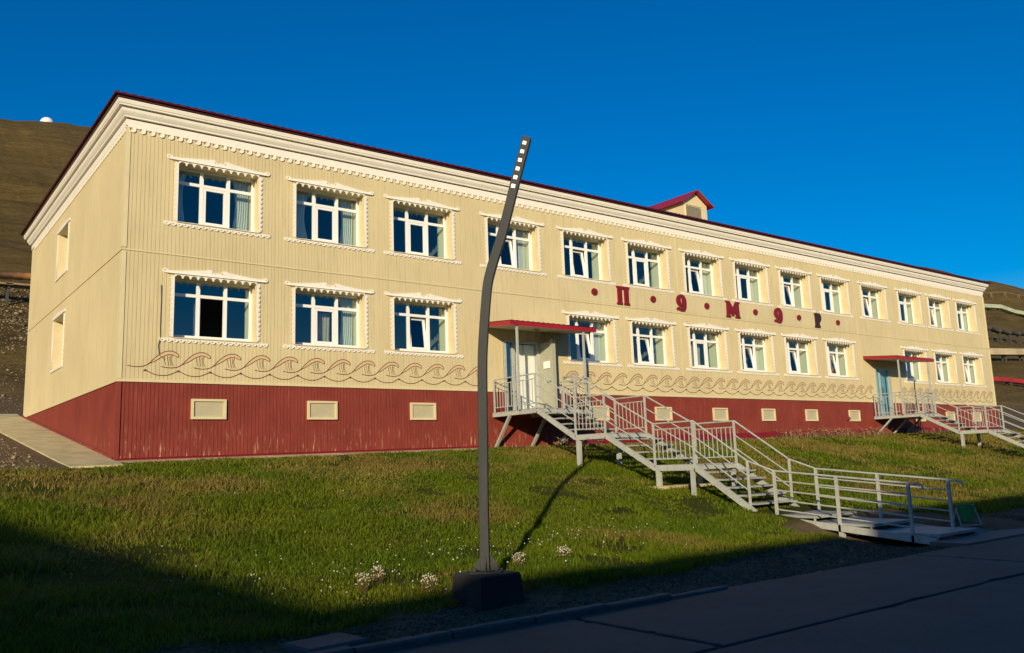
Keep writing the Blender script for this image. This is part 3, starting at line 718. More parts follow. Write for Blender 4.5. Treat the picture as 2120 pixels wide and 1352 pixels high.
m.build('side_light', M['glass_blue'], d1)
m = MB(); lf = (12.07, 12.12); m.box(*lf, -.60, -.065, D1[2]+.03, D1[3]-.02); m.box(12.03, 12.16, -.70, -.60, D1[2]+.02, D1[3]+.04)
m.build('door_leaf', mat('olive_grey_door_leaf', (.40, .40, .30), .5, noise=.06), d1)
m = MB(); m.box(12.03, 12.068, -.52, -.26, .70, .92); m.build('notice_board', M['pvc'], d1)
m = MB(); m.tube([(12.05, -.56, .30), (12.0, -.56, .30), (12.0, -.44, .30), (12.05, -.44, .30)], .012); m.build('handle', M['dark'], d1)
m = MB(); m.box(11.13, 11.52, .10, .15, D1[2]+.01, 1.46); m.box(11.54, 11.97, .09, .14, D1[2]+.01, 1.46); m.build('inner_door', M['vest'], d1)
v2 = vestibule(D2[0], D2[1], D2[2]-.006, D2[3], -.004, .8, 'vestibule', M['room'])
m = MB(); m.box(D2[0]-.04, D2[0]+.05, -.03, .08, D2[2], D2[3]+.05); m.box(D2[1]-.05, D2[1]+.16, -.03, .08, D2[2], D2[3]+.05); m.box(D2[0]+.05, D2[1]-.05, -.028, .078, D2[3]-.05, D2[3]+.048)
m.box(D2[0]+.30, D2[0]+.36, -.02, .07, D2[2]+.01, D2[3]-.05); m.box(D2[0]+.36, D2[1]-.05, .0, .05, D2[2]+.01, D2[2]+.20)
d2 = m.build('entrance_door', M['steel'], bld); d2['_o'] = (0, 0, 0)
m = MB(); m.box(D2[0]+.05, D2[1]-.05, .02, .03, D2[2]+.02, D2[3]-.05); m.build('pane', mat('blue_door_panel', (.10, .27, .36), .2, noise=.2, nscale=1.5), d2)
m = MB(); m.tube([(D2[0]+.42, .0, .25), (D2[0]+.42, -.06, .25), (D2[0]+.42, -.06, .65), (D2[0]+.42, .0, .65)], .012); m.build('handle', M['dark'], d2)

# canopies over the doors
def canopy(dx):
    x0, x1, dep, zb, zf = 9.86+dx, 13.14+dx, 1.50, 2.00, 1.86; h = .125
    m = MB(); z = lambda y: zb+(zf-zb)*(-y/dep)
    def fas(a, b, t=.02):
        m.add([(a[0], a[1], z(a[1])-h), (b[0], b[1], z(b[1])-h), (b[0], b[1], z(b[1])), (a[0], a[1], z(a[1]))], [(0, 1, 2, 3)])
    fas((x0, 0), (x0, -dep)); fas((x0, -dep), (x1, -dep)); fas((x1, -dep), (x1, 0))
    root = m.build('canopy', M['canopy_red'], bld); root['_o'] = (0, 0, 0)
    MB().add([(x0+.004, 0, z(0)-h+.01), (x1-.004, 0, z(0)-h+.01), (x1-.004, -dep+.004, z(-dep)-h+.01), (x0+.004, -dep+.004, z(-dep)-h+.01)], [(3, 2, 1, 0)]).build('soffit', M['soffit'], root)
    v = []; f = []; n = 110
    for i in range(n+1):
        s = i/n*(x1-x0+.06)-.03; hh = .014*(.5+.5*math.sin(2*math.pi*s/.19))
        v += [(x0+s, .0, z(0)+.006+hh), (x0+s, -dep-.03, z(-dep)+.004+hh)]
        if i: a = 2*i-2; f.append((a, a+1, a+3, a+2))
    MB().add(v, f).build('roof_sheet', M['roof'], root)
    for px in (10.14+dx, 12.66+dx): 
        MB().bar((px, -1.42, -.63), (px, -1.42, z(-1.42)-h), .055).build('post', M['steel'], root)
    MB().tube([(11.35+dx, -.8, z(-.8)-h+.008), (11.35+dx, -.8, z(-.8)-h-.05), (11.35+dx, -.8, z(-.8)-h-.075)], [.11, .10, .04], 14).build('ceiling_lamp', M['soffit'], root, True)
canopy(0); canopy(20.70)

# loose cable on the wall
m = MB(); m.tube([(.86, -.02, 2.20), (.855, -.03, 2.25), (.87, -.02, 1.9), (.865, -.02, 1.3), (.875, -.02, 1.0), (.83, -.03, .85), (.86, -.02, .62), (.98, -.02, .52)], .009, 6); m.build('cable', M['cable'], bld)

# ------------------------------------------------------------------ concrete apron
m = MB(); n = 16
for i in range(n):
    ya, yb = -1.0+i*15.6/n, -1.0+(i+1)*15.6/n-.012
    xo = -1.03-.030*i
    za, zb = H(-.6, ya)+.05, H(-.6, yb)+.05
    m.add([(-.03, ya, za), (xo, ya, za-.02), (xo-.030, yb, zb-.02), (-.03, yb, zb), (-.03, ya, za-.3), (xo, ya, za-.32), (xo-.030, yb, zb-.32), (-.03, yb, zb-.3)],
          [(0, 3, 2, 1), (1, 2, 6, 5), (0, 1, 5, 4), (2, 3, 7, 6)])
apron = tag(m.build('pavement', M['concrete']), kind='structure')
m = MB()
for i in range(11):
    xa, xb = i*.9-.02, i*.9+.87; za, zb = H(xa, -.25)+.035, H(xb, -.25)+.035
    m.add([(xa, -.42, za-.05), (xb, -.42, zb-.05), (xb, -.03, zb), (xa, -.03, za), (xa, -.42, za-.3), (xb, -.42, zb-.3)], [(0, 1, 2, 3), (4, 5, 1, 0)])
tag(m.build('pavement', M['concrete']), kind='structure')

# ------------------------------------------------------------------ metal stairs
XA, XB = 10.25, 11.70
def stairs(dx, label, bridge):
    st = tag(empty('metal_staircase', (11+dx, -2.0, H(11+dx, -2.0))), label, 'stairs')
    S_, T_ = M['steel'], M['tread']
    P = [(0, -2.07, -.63), (-3.60, -4.72, -1.44), (-6.31, -7.51, -2.26)]
    foot = (-9.02, -3.25)
    def B(name, mtl, fn): m = MB(); fn(m); o = m.build(name, mtl, st); o['_o'] = list(st['_o']); return o
    xa, xb = XA+dx, XB+dx
    # landings
    B('landing', T_, lambda m: (m.box(xa-.03, xb+.03, -2.07, -1.556, -.66, -.63), m.box(xa-.03, 12.76+dx, -1.552, -.07, -.66, -.632)))
    for (ya, yb, z) in P[1:]: B('landing', T_, lambda m: m.box(xa+.03, xb-.03, yb, ya, z-.03, z))
    # stringers, one polyline per side
    for x in (xa, xb):
        pts = []
        for (ya, yb, z) in P: pts += [(x, ya if ya else -.02, z-.07), (x, yb, z-.07)]
        pts.append((x, foot[0], foot[1]-.03))
        def fn(m):
            for a, b in zip(pts[:-1], pts[1:]): m.bar(a, b, .055, .13)
        B('stringer', S_, fn)
    B('stringer', S_, lambda m: (m.bar((xb+.03, -1.53, -.70), (12.76+dx, -1.53, -.70), .05, .13), m.bar((12.74+dx, -1.5, -.70), (12.74+dx, -.02, -.70), .05, .13)))
    [B('edge_beam', S_, lambda m: m.bar((xa+.03, yy, zz-.075), (xb-.03, yy, zz-.075), .05, .09)) for yy, zz in ((-2.04, -.63), (-3.63, -1.44), (-4.69, -1.44), (-6.34, -2.26), (-7.48, -2.26))]
    # treads
    fl = [((P[0][1], P[0][2]), (P[1][0], P[1][2]), 5), ((P[1][1], P[1][2]), (P[2][0], P[2][2]), 5), ((P[2][1], P[2][2]), foot, 6)]
    for (a, b, n) in fl:
        for i in range(1, n):
            y = a[0]+(b[0]-a[0])*i/n+.02; z = a[1]+(b[1]-a[1])*i/n
            def fn(m):
                m.box(xa+.03, xb-.03, y-.30, y+.02, z-.035, z); m.box(xa+.035, xa+.075, y-.04, y, z-.13, z-.036); m.box(xb-.075, xb-.035, y-.04, y, z-.13, z-.036)
            B('tread', T_, fn)
    # railings
    HR = .95
    def post(x, y, z, h=HR, lo=.12): B('post', S_, lambda m: m.bar((x, y, z-lo), (x, y, z+h), .042))
    def rail(pts, r=.0145): B('rail', S_, lambda m: m.tube(pts, r, 6))
    def hand(pts): B('handrail', S_, lambda m: m.tube(pts, .019, 8))
    def panel(p, q, z):                                 # balustrade with upright bars between two posts
        hand([(p[0], p[1], z+HR), (q[0], q[1], z+HR)]); rail([(p[0], p[1], z+HR-.14), (q[0], q[1], z+HR-.14)]); rail([(p[0], p[1], z+.13), (q[0], q[1], z+.13)])
        d = math.hypot(q[0]-p[0], q[1]-p[1]); n = max(2, round(d/.135))
        for i in range(1, n):
            t = i/n; xx, yy = p[0]+(q[0]-p[0])*t, p[1]+(q[1]-p[1])*t
            B('baluster', S_, lambda m: m.bar((xx, yy, z+.13), (xx, yy, z+HR-.14), .0155))
    z = P[0][2]
    for y in (-.10, -1.05, -2.02): post(xa, y, z)
    panel((xa, -.10), (xa, -1.05), z); panel((xa, -1.05), (xa, -2.02), z)
    for y in (-.10, -1.50): post(12.72+dx, y, z)
    panel((12.72+dx, -.10), (12.72+dx, -1.50), z); post(xb, -1.50, z); post(xb, -2.02, z)
    panel((12.72+dx, -1.50), (xb, -1.50), z); hand([(xb, -1.50, z+HR), (xb, -2.02, z+HR)])
    for x in (xa, xb):
        for (ya, yb, zz) in P[1:]:
            post(x, ya+.0, zz); post(x, yb+.02, zz); panel((x, ya), (x, yb), zz)
        for (a, b, n) in fl:
            e = (b[0]+(.0 if n == 5 else .12), b[1] if n == 5 else b[1]+.08)
            for k, hh in enumerate((HR, .64, .34)):
                (hand if k == 0 else rail)([(x, a[0]+(.04 if k else 0), a[1]+hh), (x, e[0], e[1]+hh)])
        post(x, foot[0]+.12, foot[1]+.08, HR-.0, .2)
    # supports
    for x in (xa, 11.60+dx, 12.72+dx):
        zf = H(x, -.1)
        B('strut', S_, lambda m: m.bar((x, -.06, zf-.05), (x, -.86, -.72), .085, .06))
    for (y, zz) in ((-3.68, -1.57), (-6.39, -2.39)):
        for x in (xa+.02, xb-.02): B('column', S_, lambda m: m.bar((x, y, H(x, y)-.15), (x, y, zz), .10))
    for (y, zz) in ((-7.40, -2.39),):
        for x in (xa+.02, xb-.02): B('column', S_, lambda m: m.bar((x, y, H(x, y)-.15), (x, y, zz), .08))
    zf = max(H(xa, -6.4), H(xb, -6.4))
    B('footing', M['concrete'], lambda m: m.box(xa-.25, xb+.25, -6.72, -6.05, zf-.3, zf+.03))
    if not bridge: return
    # little bridge of wide steps down to the road
    A, E = (-9.40, -3.37), (-12.70, -3.67)
    zb = lambda y: A[1]+(E[1]-A[1])*(y-A[0])/(E[0]-A[0])
    for x in (xa, xb): B('stringer', S_, lambda m: m.bar((x, -9.05, zb(-9.05)), (x, E[0], zb(E[0])), .05, .12))
    for k, (ya, yb, z) in enumerate(((-8.95, -10.40, -3.30), (-10.15, -11.55, -3.42), (-11.30, -12.75, -3.54))):
        B('step_deck', T_, lambda m: m.box(xa+.03, xb-.03, yb, ya, z-.05, z))
        B('deck_leg', S_, lambda m: [m.bar((x, y, zb(y)-.03), (x, y, z-.051), .03) for x in (xa+.06, xb-.06) for y in (yb+.06, ya-.5)])
    ys = (-9.53, -10.90, -12.29)
    for x in (xa, xb):
        for y in ys: B('post', S_, lambda m: m.bar((x, y, zb(y)-.06), (x, y, zb(y)+.95), .05))
        y0, y1 = ys[0], ys[-1]
        for k in range(4):
            hh = .95-.19*(k+1); rail([(x, y0, zb(y0)+hh), (x, y1, zb(y1)+hh)])
        hand([(x, y0+.02, zb(y0)+.95), (x, y1-.12, zb(y1)+.95-.01), (x, y1-.24, zb(y1)+.92), (x, y1-.27, zb(y1)+.84)])
        hand([(x, foot[0]+.12, foot[1]+.08+HR), (x, y0, zb(y0)+.95)])
    for x in (xa+.05, xb-.05): B('column', S_, lambda m: m.bar((x, -10.9, H(x, -10.9)-.2), (x, -10.9, zb(-10.9)-.05), .09))
stairs(0, 'pale grey metal staircase with wide lower steps from the open doorway to the road', True)
stairs(20.72, 'pale grey metal staircase leading down from the far blue door under its red canopy', False)
m = MB(); m.box(9.95, 13.9, -13.34, -12.72, ROADZ-.2, ROADZ+.02); m.add([(11.75, -12.72, ROADZ+.0), (14.6, -12.72, ROADZ+.02), (13.9, -12.05, ROADZ+.07), (11.95, -12.05, ROADZ+.07)], [(0, 1, 2, 3)])
tag(m.build('pavement', M['pad']), kind='structure')

# ------------------------------------------------------------------ street lamp
PX, PYb = 1.10, -12.33
lamp = tag(empty('street_lamp', (PX, PYb, -3.60)), 'dark grey curved street lamp post on a concrete block beside the road', 'street lamp')
PATH = [(-.015, -3.24), (-.012, -2.6), (.006, -1.69), (.019, -1.0), (.045, -.62), (.098, -.113), (.150, .113), (.225, .34), (.302, .565), (.475, 1.176), (.625, 1.69)]
TH = R(41); PN = np.array([-math.sin(TH), -math.cos(TH)]); PT = np.array([math.cos(TH), -math.sin(TH)])   # flat face normal, bending direction
sp3 = smooth_pts(PATH, 5)
m = MB(); v = []; f = []; wdt = .051; dpt = .064
for i, (s_, z) in enumerate(sp3):
    t = np.array(sp3[min(i+1, len(sp3)-1)])-np.array(sp3[max(i-1, 0)]); t = t/np.linalg.norm(t); q = np.array([t[1], -t[0]]); c = .004
    for e, g in ((-wdt+c, dpt), (wdt-c, dpt), (wdt, dpt-c), (wdt, -dpt+c), (wdt-c, -dpt), (-wdt+c, -dpt), (-wdt, -dpt+c), (-wdt, dpt-c)):
        xy = np.array([PX, PYb])+PT*(s_+q[0]*e)+PN*g; v.append((xy[0], xy[1], z+q[1]*e))
for i in range(len(sp3)-1):
    for k in range(8): f.append((i*8+k, i*8+(k+1) % 8, (i+1)*8+(k+1) % 8, (i+1)*8+k))
f += [tuple(range(8)), tuple(reversed(range(len(v)-8, len(v))))]
m.add(v, f); m.build('pole', M['pole'], lamp)
hz_ = [(-.030, -2.62), (.030, -2.62), (.030, -2.32), (-.030, -2.32)]; m = MB()
for g in (dpt+.0006, dpt+.004):
    m.v += [tuple([*(np.array([PX, PYb])+PT*(q_-.010)+PN*g), z_]) for q_, z_ in hz_]
m.f = [(4, 5, 6, 7), (0, 1, 5, 4), (1, 2, 6, 5), (2, 3, 7, 6), (3, 0, 4, 7)]; m.mi = [0]*5; m.build('service_hatch', M['pole'], lamp)
def along(s):                                                      # point at distance s from the tip
    acc = 0
    for i in range(len(sp3)-1, 0, -1):
        a, b = np.array(sp3[i]), np.array(sp3[i-1]); l = np.linalg.norm(b-a)
        if acc+l >= s: q = a+(b-a)*(s-acc)/l; return q, (a-b)/l
        acc += l
for k in range(6):                                                 # six square lenses let into the flat face of the leaning head
    q, t = along(.085+k*.108); nn = np.array([t[1], -t[0]]); hx = .024; a = []
    for off, sc_ in ((.0008, 1), (.006, .85)):
        for ex, et in ((-1, -1), (1, -1), (1, 1), (-1, 1)):
            p = q+nn*(ex*hx*sc_-.006)+t*et*hx*sc_; xy = np.array([PX, PYb])+PT*p[0]+PN*(dpt+off); a.append((xy[0], xy[1], p[1]))
    m = MB(); m.add(a, [(0, 1, 2, 3), (4, 5, 6, 7), (0, 1, 5, 4), (1, 2, 6, 5), (2, 3, 7, 6), (3, 0, 4, 7)]); m.build('lamp_lens', M['lens'], lamp)
def rot4(r_1, z): return [(PX+PT[0]*e*r_1+PN[0]*g*r_1, PYb+PT[1]*e*r_1+PN[1]*g*r_1, z) for e, g in ((-1, 1), (1, 1), (1, -1), (-1, -1))]
m = MB(); m.add(rot4(.17, -3.262)+rot4(.17, -3.24), [(0, 1, 5, 4), (1, 2, 6, 5), (2, 3, 7, 6), (3, 0, 4, 7), (4, 5, 6, 7), (3, 2, 1, 0)]); m.build('base_plate', M['pole'], lamp)
for a in (PT, -PT, PN, -PN):
    m = MB(); t_ = .006; b = np.array([-a[1], a[0]])*t_
    pts = [a*.048, a*.15, a*.075, a*.048]; zz = [-3.239, -3.239, -3.10, -3.08]
    v = [(PX+p[0]+s*b[0], PYb+p[1]+s*b[1], z) for s in (-1, 1) for p, z in zip(pts, zz)]
    m.add(v, [(0, 1, 2, 3), (7, 6, 5, 4), (1, 5, 6, 2), (2, 6, 7, 3)]); m.build('gusset', M['pole'], lamp)
for dx in (-.12, .12):
    for dy in (-.12, .12):
        bq = np.array([PX, PYb])+PT*dx+PN*dy; m = MB(); m.tube([(bq[0], bq[1], -3.24), (bq[0], bq[1], -3.205)], .022, 6); m.build('bolt', M['dark'], lamp)
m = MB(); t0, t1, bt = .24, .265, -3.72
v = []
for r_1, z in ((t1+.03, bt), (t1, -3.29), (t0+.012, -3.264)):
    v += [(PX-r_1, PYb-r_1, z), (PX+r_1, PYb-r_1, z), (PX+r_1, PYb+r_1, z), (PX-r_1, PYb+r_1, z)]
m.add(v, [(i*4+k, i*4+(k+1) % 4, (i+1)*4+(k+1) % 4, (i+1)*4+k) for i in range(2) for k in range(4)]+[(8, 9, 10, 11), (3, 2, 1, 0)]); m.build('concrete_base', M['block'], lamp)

# ------------------------------------------------------------------ small things by the road
blk = MB(); gz = H(-1.1, -12.93)-.04
def rough_box(x0, x1, y0, y1, z0, z1, rz, nm, mtl):
    m = MB(); c = .02; v = []
    for (ins, z) in ((0, z0), (0, z1-c), (c, z1)): v += [(x0+ins, y0+ins, z), (x1-ins, y0+ins, z), (x1-ins, y1-ins, z), (x0+ins, y1-ins, z)]
    m.add(v, [(i*4+k, i*4+(k+1) % 4, (i+1)*4+(k+1) % 4, (i+1)*4+k) for i in range(2) for k in range(4)]+[(8, 9, 10, 11), (3, 2, 1, 0)]); return m
cb = tag(empty('cable_box', (-1.12, -12.93, gz)), 'low grey concrete cable box half sunk in the grass by the kerb', 'cable box')
o = rough_box(-.30, .30, -.20, .20, -.15, .045, 0, 'box', M['kerb']).build('body', M['kerb'], cb, inv=False)
o = rough_box(-.26, .34, -.23, .23, .047, .115, 0, 'lid', M['kerb']).build('lid', M['kerb'], cb, inv=False)
o = rough_box(-.42, -.302, -.17, .16, -.15, .03, 0, 'ledge', M['kerb']).build('ledge', M['kerb'], cb, inv=False)
cb.rotation_euler = (0, 0, .10)

bz = max(H(12.75, -12.1), ROADZ+.07)
lb = tag(empty('litter_bin', (12.75, -12.06, bz)), 'green litter bin hung between two slanted metal legs beside the lower steps', 'litter bin')
m = MB(); nseg = 14; v = []; f = []
prof = [(.10, .06), (.135, .075), (.15, .30), (.158, .40), (.145, .40), (.135, .30), (.12, .10)]
for rr_, zz in prof: v += [(rr_*math.cos(2*math.pi*k/nseg)*(1+.05*(k % 2)), rr_*math.sin(2*math.pi*k/nseg)*(1+.05*(k % 2)), zz) for k in range(nseg)]
for i in range(len(prof)-1): f += [(i*nseg+k, i*nseg+(k+1) % nseg, (i+1)*nseg+(k+1) % nseg, (i+1)*nseg+k) for k in range(nseg)]
f.append(tuple(reversed(range(nseg)))); f.append(tuple(range(len(v)-nseg, len(v))))
m.add(v, f); m.build('bucket', M['green'], lb, inv=False)
for s in (-1, 1):
    m = MB(); m.tube([(s*.21, -.13, .0), (s*.19, .02, .33), (s*.16, .02, .33)], .013, 8); m.tube([(s*.21, .14, 0), (s*.19, .02, .30)], .012, 8); m.build('leg', M['steel'], lb, inv=False)
m = MB(); m.bar((-.21, -.13, .013), (.21, -.13, .013), .02); m.bar((-.21, .14, .013), (.21, .14, .013), .02); m.build('foot_bar', M['steel'], lb, inv=False)
lb.rotation_euler = (0, 0, -.55)

# ------------------------------------------------------------------ hillside: raised utility runs, dome
def run(name, label, y, x0, x1, hgt, secfn, step, legmat, lw=.14, cat='pipeline', slope=0):
    e = tag(empty(name, ((x0+x1)/2, y, H((x0+x1)/2, y))), label, cat); xs = np.arange(x0, x1+.1, step)
    pts = [(x, y+slope*(x-x0), 0) for x in xs]
    base = np.array([H(p[0], p[1]) for p in pts]); k = np.polyfit(xs, base, min(3, len(xs)-1)); top = np.maximum(np.polyval(k, xs), base)+hgt
    for i, (x, yy, _) in enumerate(pts):
        m = MB(); b_ = H(x, yy)-.5; j_ = random.uniform(-.28, .28)*hgt; m.bar((x+j_, yy-.45, b_), (x, yy-.25, top[i]), lw); m.bar((x-j_*.6, yy+.45, b_), (x, yy+.25, top[i]), lw); m.bar((x, yy-.5, top[i]-.06), (x, yy+.5, top[i]-.06), lw)
        m.build('trestle', legmat, e)
        if i: secfn(e, (xs[i-1], pts[i-1][1], top[i-1]), (x, yy, top[i]))
    return e
def sec_box(mtl, w, h, nm='duct_section'):
    def fn(e, a, b): MB().bar((a[0]+.02, a[1], a[2]+h/2), (b[0]-.02, b[1], b[2]+h/2), w, h).build(nm, mtl, e)
    return fn
def sec_pipes(rs, mts):
    def fn(e, a, b):
        for k, (r, mtl) in enumerate(zip(rs, mts)): 
            y_ = (k-(len(rs)-1)/2)*.9; MB().tube([(a[0], a[1]+y_, a[2]+r), (b[0], b[1]+y_, b[2]+r)], r, 10).build('pipe', mtl, e, True)
    return fn
def sec_planks(mtl):
    def fn(e, a, b):
        for k in range(4):
            y_ = -.6+k*.4; z_ = .12+.04*(k % 2); j = random.uniform(-.15, .15)
            MB().bar((a[0]-.2, a[1]+y_, a[2]+z_+j*.3), (b[0]+.2, b[1]+y_, b[2]+z_-j*.3), .30, .12).build('plank', mtl, e)
    return fn
run('pipe_trestle', 'weathered timber planks on a low trestle on the slope behind the end wall', 46, -18, 12, 1.0, sec_planks(M['timber']), 3.0, M['dark'])
m = MB(); 
e = tag(empty('rusty_pipe', (4, 45.4, H(4, 45.4)+1.3)), 'short rusty pipe lying on the timber trestle behind the end wall', 'pipe')
MB().tube([(2.2, 45.4, H(2.2, 46)+1.75), (7.5, 45.4, H(7.5, 46)+1.75)], .26, 12).build('pipe_body', M['rust'], e, True)
run('covered_duct', 'long pale green covered duct crossing high on the hillside past the building', 138, 330, 480, 1.2, sec_box(M['duct'], 2.6, 1.5), 10, M['dark'], .4, 'duct', -.12)
run('fence_run', 'thin post and rail fence high on the hillside above the green duct', 160, 370, 520, 2.0, sec_box(M['timber'], .16, .16, 'fence_rail'), 12, M['timber'], .16, 'fence', -.1)
run('pipe_trestle', 'dark steel trestle carrying grey pipes across the hillside beyond the building', 79, 200, 300, 2.6, sec_pipes((.45, .45), (M['dark'], M['dark'])), 6, M['dark'], .35)
run('covered_duct', 'broad pale beige duct cover on the lower hillside beyond the building', 53, 150, 230, 1.2, sec_box(M['beam'], 2.2, 1.2), 8, M['dark'], .3, 'duct')
run('pipe_cover', 'long bright red pipe cover running along the foot of the hill', 39, 118, 175, .4, sec_box(M['red_rail'], 1.0, .62, 'cover_section'), 6, M['dark'], .2, 'pipe cover', -.10)
dz = H(31.5, 236)-.9
rd = tag(empty('radar_dome', (31.5, 236, dz)), 'small white dome standing on the crest of the hill', 'dome')
m = MB(); v = []; f = []; nr = 20
for j in range(9):
    a = math.pi/2*j/8*.98; v += [(1.8*math.cos(a)*math.cos(2*math.pi*k/nr), 1.8*math.cos(a)*math.sin(2*math.pi*k/nr), .28+1.75*math.sin(a)) for k in range(nr)]
    if j: f += [((j-1)*nr+k, (j-1)*nr+(k+1) % nr, j*nr+(k+1) % nr, j*nr+k) for k in range(nr)]
f.append(tuple(range(8*nr, 9*nr))); m.add(v, f); m.build('shell', M['radome'], rd, True, inv=False)
m = MB(); m.tube([(0, 0, -1.2), (0, 0, .30)], 1.75, 20); m.build('base', M['radome'], rd, inv=False)

# ------------------------------------------------------------------ building across the road (behind the viewer; its shadow lies on road and bank)
OY = -30.0
ob = tag(empty('opposite_building', (0, OY-6, -3.7)), 'plain plastered building with a gabled wing across the road, facing the cream building', 'building')
def ob_b(nm, mtl, *a): m = MB(); m.box(*a); return m.build(nm, mtl, ob)
E1, E2 = 3.42, 4.08
ob_b('wall', M['brick'], -18.9, -8.62, OY-11, OY-.35, -4.2, E1-.15); ob_b('roof', M['roof'], -19.2, -8.61, OY-11.4, OY, E1-.15, E1)
ob_b('wall', M['brick'], -8.60, 60, OY-11, OY-.35, -4.2, E2-.15); ob_b('roof', M['roof'], -8.605, 60.4, OY-11.4, OY, E2-.15, E2)
m = MB(); gxa, gxb, gap, gzz = -36.9, -18.92, -27.9, 6.92
v = [(gxa, OY-.3, -4.2), (gxb, OY-.3, -4.2), (gxb, OY-.3, E1-.1), (gap, OY-.3, gzz-.1), (gxa, OY-.3, E1-.1)]
m.add(v+[(x_, OY-14, z_) for x_, _, z_ in v], [(4, 3, 2, 1, 0), (5, 6, 7, 8, 9), (0, 1, 6, 5), (1, 2, 7, 6), (4, 0, 5, 9)]); m.build('wall', M['brick'], ob)
m = MB()
for xe in (gxa, gxb): m.add([(gap, OY, gzz), (xe, OY, E1), (xe, OY-14.3, E1), (gap, OY-14.3, gzz), (gap, OY, gzz-.15), (xe, OY, E1-.15), (xe, OY-14.3, E1-.15), (gap, OY-14.3, gzz-.15)], [(0, 1, 2, 3), (7, 6, 5, 4), (0, 4, 5, 1), (2, 6, 7, 3)])
m.build('roof', M['roof'], ob)
wf = box_frame(0, 1.4, 0, 1.4, .08, -.06, .06); wf.box(.66, .74, -.05, .05, .08, 1.32); WF = wf.mesh('window', M['pvc'])
WP = MB().add([(.07, 0, .07), (1.33, 0, .07), (1.33, 0, 1.33), (.07, 0, 1.33)], [(3, 2, 1, 0)]).mesh('pane', M['glass'])
WB = MB().add([(0, -.061, 0), (1.4, -.061, 0), (1.4, -.061, 1.4), (0, -.061, 1.4)], [(3, 2, 1, 0)]).mesh('blind', M['curtain'])
for row in (-2.2, .9):
    for x_ in np.arange(-34.5, 58, 3.4):
        if -20.5 < x_ < -18 or -10 < x_ < -8.4: continue
        yy = OY-.3+.06 if x_ < -19 else OY-.35+.06
        w_ = place('window', WF, (x_, yy, row), ob); w_['_o'] = (0, 0, 0); place('pane', WP, (0, 0, 0), w_); place('blind', WB, (0, 0, 0), w_)

# ------------------------------------------------------------------ grass, flowers, stones
def vc_mesh(name, verts, faces_flat, sizes, cols, mtl):
    me = bpy.data.meshes.new(name); me.vertices.add(len(verts)); me.vertices.foreach_set('co', verts.astype(np.float32).ravel())
    me.loops.add(len(faces_flat)); me.loops.foreach_set('vertex_index', faces_flat.astype(np.int32))
    st = np.concatenate([[0], np.cumsum(sizes)[:-1]]); me.polygons.add(len(sizes)); me.polygons.foreach_set('loop_start', st.astype(np.int32)); me.polygons.foreach_set('loop_total', sizes.astype(np.int32))
    me.update()
    a = me.color_attributes.new('Col', 'FLOAT_COLOR', 'POINT'); c = np.ones((len(verts), 4), np.float32); c[:, :3] = cols; a.data.foreach_set('color', c.ravel())
    me.materials.append(mtl); return me
def leaf_mat(name, trans=.35, rough=.6):
    m = bpy.data.materials.new(name); m.use_nodes = True; t = m.node_tree; b = t.nodes['Principled BSDF']; b.inputs['Roughness'].default_value = rough; b.inputs['Specular IOR Level'].default_value = .25
    vc = t.nodes.new('ShaderNodeVertexColor'); vc.layer_name = 'Col'; t.links.new(vc.outputs[0], b.inputs['Base Color'])
    tr = t.nodes.new('ShaderNodeBsdfTranslucent'); t.links.new(vc.outputs[0], tr.inputs[0]); mx = t.nodes.new('ShaderNodeMixShader'); mx.inputs[0].default_value = trans
    t.links.new(b.outputs[0], mx.inputs[1]); t.links.new(tr.outputs[0], mx.inputs[2]); t.links.new(mx.outputs[0], t.nodes['Material Output'].inputs['Surface'])
    return m
GM = leaf_mat('grass_blade')
def blocked(x, y):
    b = (np.abs(x-PX) < .30) & (np.abs(y-PYb) < .30)
    b |= (x > XA-.28) & (x < XB+.28) & (y > -6.75) & (y < -6.02)
    b |= (np.abs(x+1.12) < .42) & (np.abs(y+12.93) < .28)
    b |= (x > 9.9) & (x < 12.2) & (y < -9.0) & (y > -13)
    b |= (x > 11.8) & (x < 14) & (y < -11.9)
    return b
def scatter(n_try, x0, x1, y0, y1, dens):
    x = RNG.uniform(x0, x1, n_try); y = RNG.uniform(y0, y1, n_try)
    bare = np.clip((fbm(x*1.1, y*1.1, 131, 4)-.60)*9, 0, .93)
    k = grass_mask(x, y) & ~blocked(x, y) & (RNG.random(n_try) < dens(x, y)*(1-bare)); return x[k], y[k]
def dist(x, y): return np.hypot(x-CAM.x, y-CAM.y)
def visible(x, y):
    vx, vy = x-CAM.x, y-CAM.y; ang = np.arctan2(vx, vy)-YAW; return np.abs(ang) < R(38)
gx_, gy_ = scatter(1150000, -6, 44, -13, -.1, lambda x, y: np.clip((11.5/dist(x, y))**1.5, .06, 1)*visible(x, y))
n = len(gx_); d = dist(gx_, gy_)
gz_ = height(gx_, gy_)
dry = fbm(gx_*.42+gy_*.12, gy_*.50-gx_*.10, 71, 5)+.10*np.clip((gy_+6.5)/4, -1, 1)+.10*np.clip((gx_-11)/5, 0, 1)
tall = fbm(gx_*.9, gy_*.9, 81, 3); fine = fbm(gx_*2.6, gy_*2.6, 91, 2)
isdry = np.clip((dry-.525)*4+RNG.normal(0, .30, n), 0, .85)
hgt = (.03+.17*np.clip(tall-.28, 0, 1)+.035*fine)*RNG.uniform(.55, 1.25, n)*(1+.25*isdry)*np.where(gy_ > -.9, .6, 1)
stalk = RNG.random(n) < .03*(.4+isdry); hgt = np.where(stalk, hgt*1.8, hgt)
wid = (.0022+.00034*d)*RNG.uniform(.7, 1.4, n)*np.where(stalk, .6, 1)
th = RNG.uniform(0, 2*np.pi, n); lean = hgt*RNG.uniform(.2, 1.1, n); la = th+np.pi/2+RNG.normal(0, .6, n)
bx, by = np.cos(th)*wid, np.sin(th)*wid; lx, ly = np.cos(la)*lean, np.sin(la)*lean
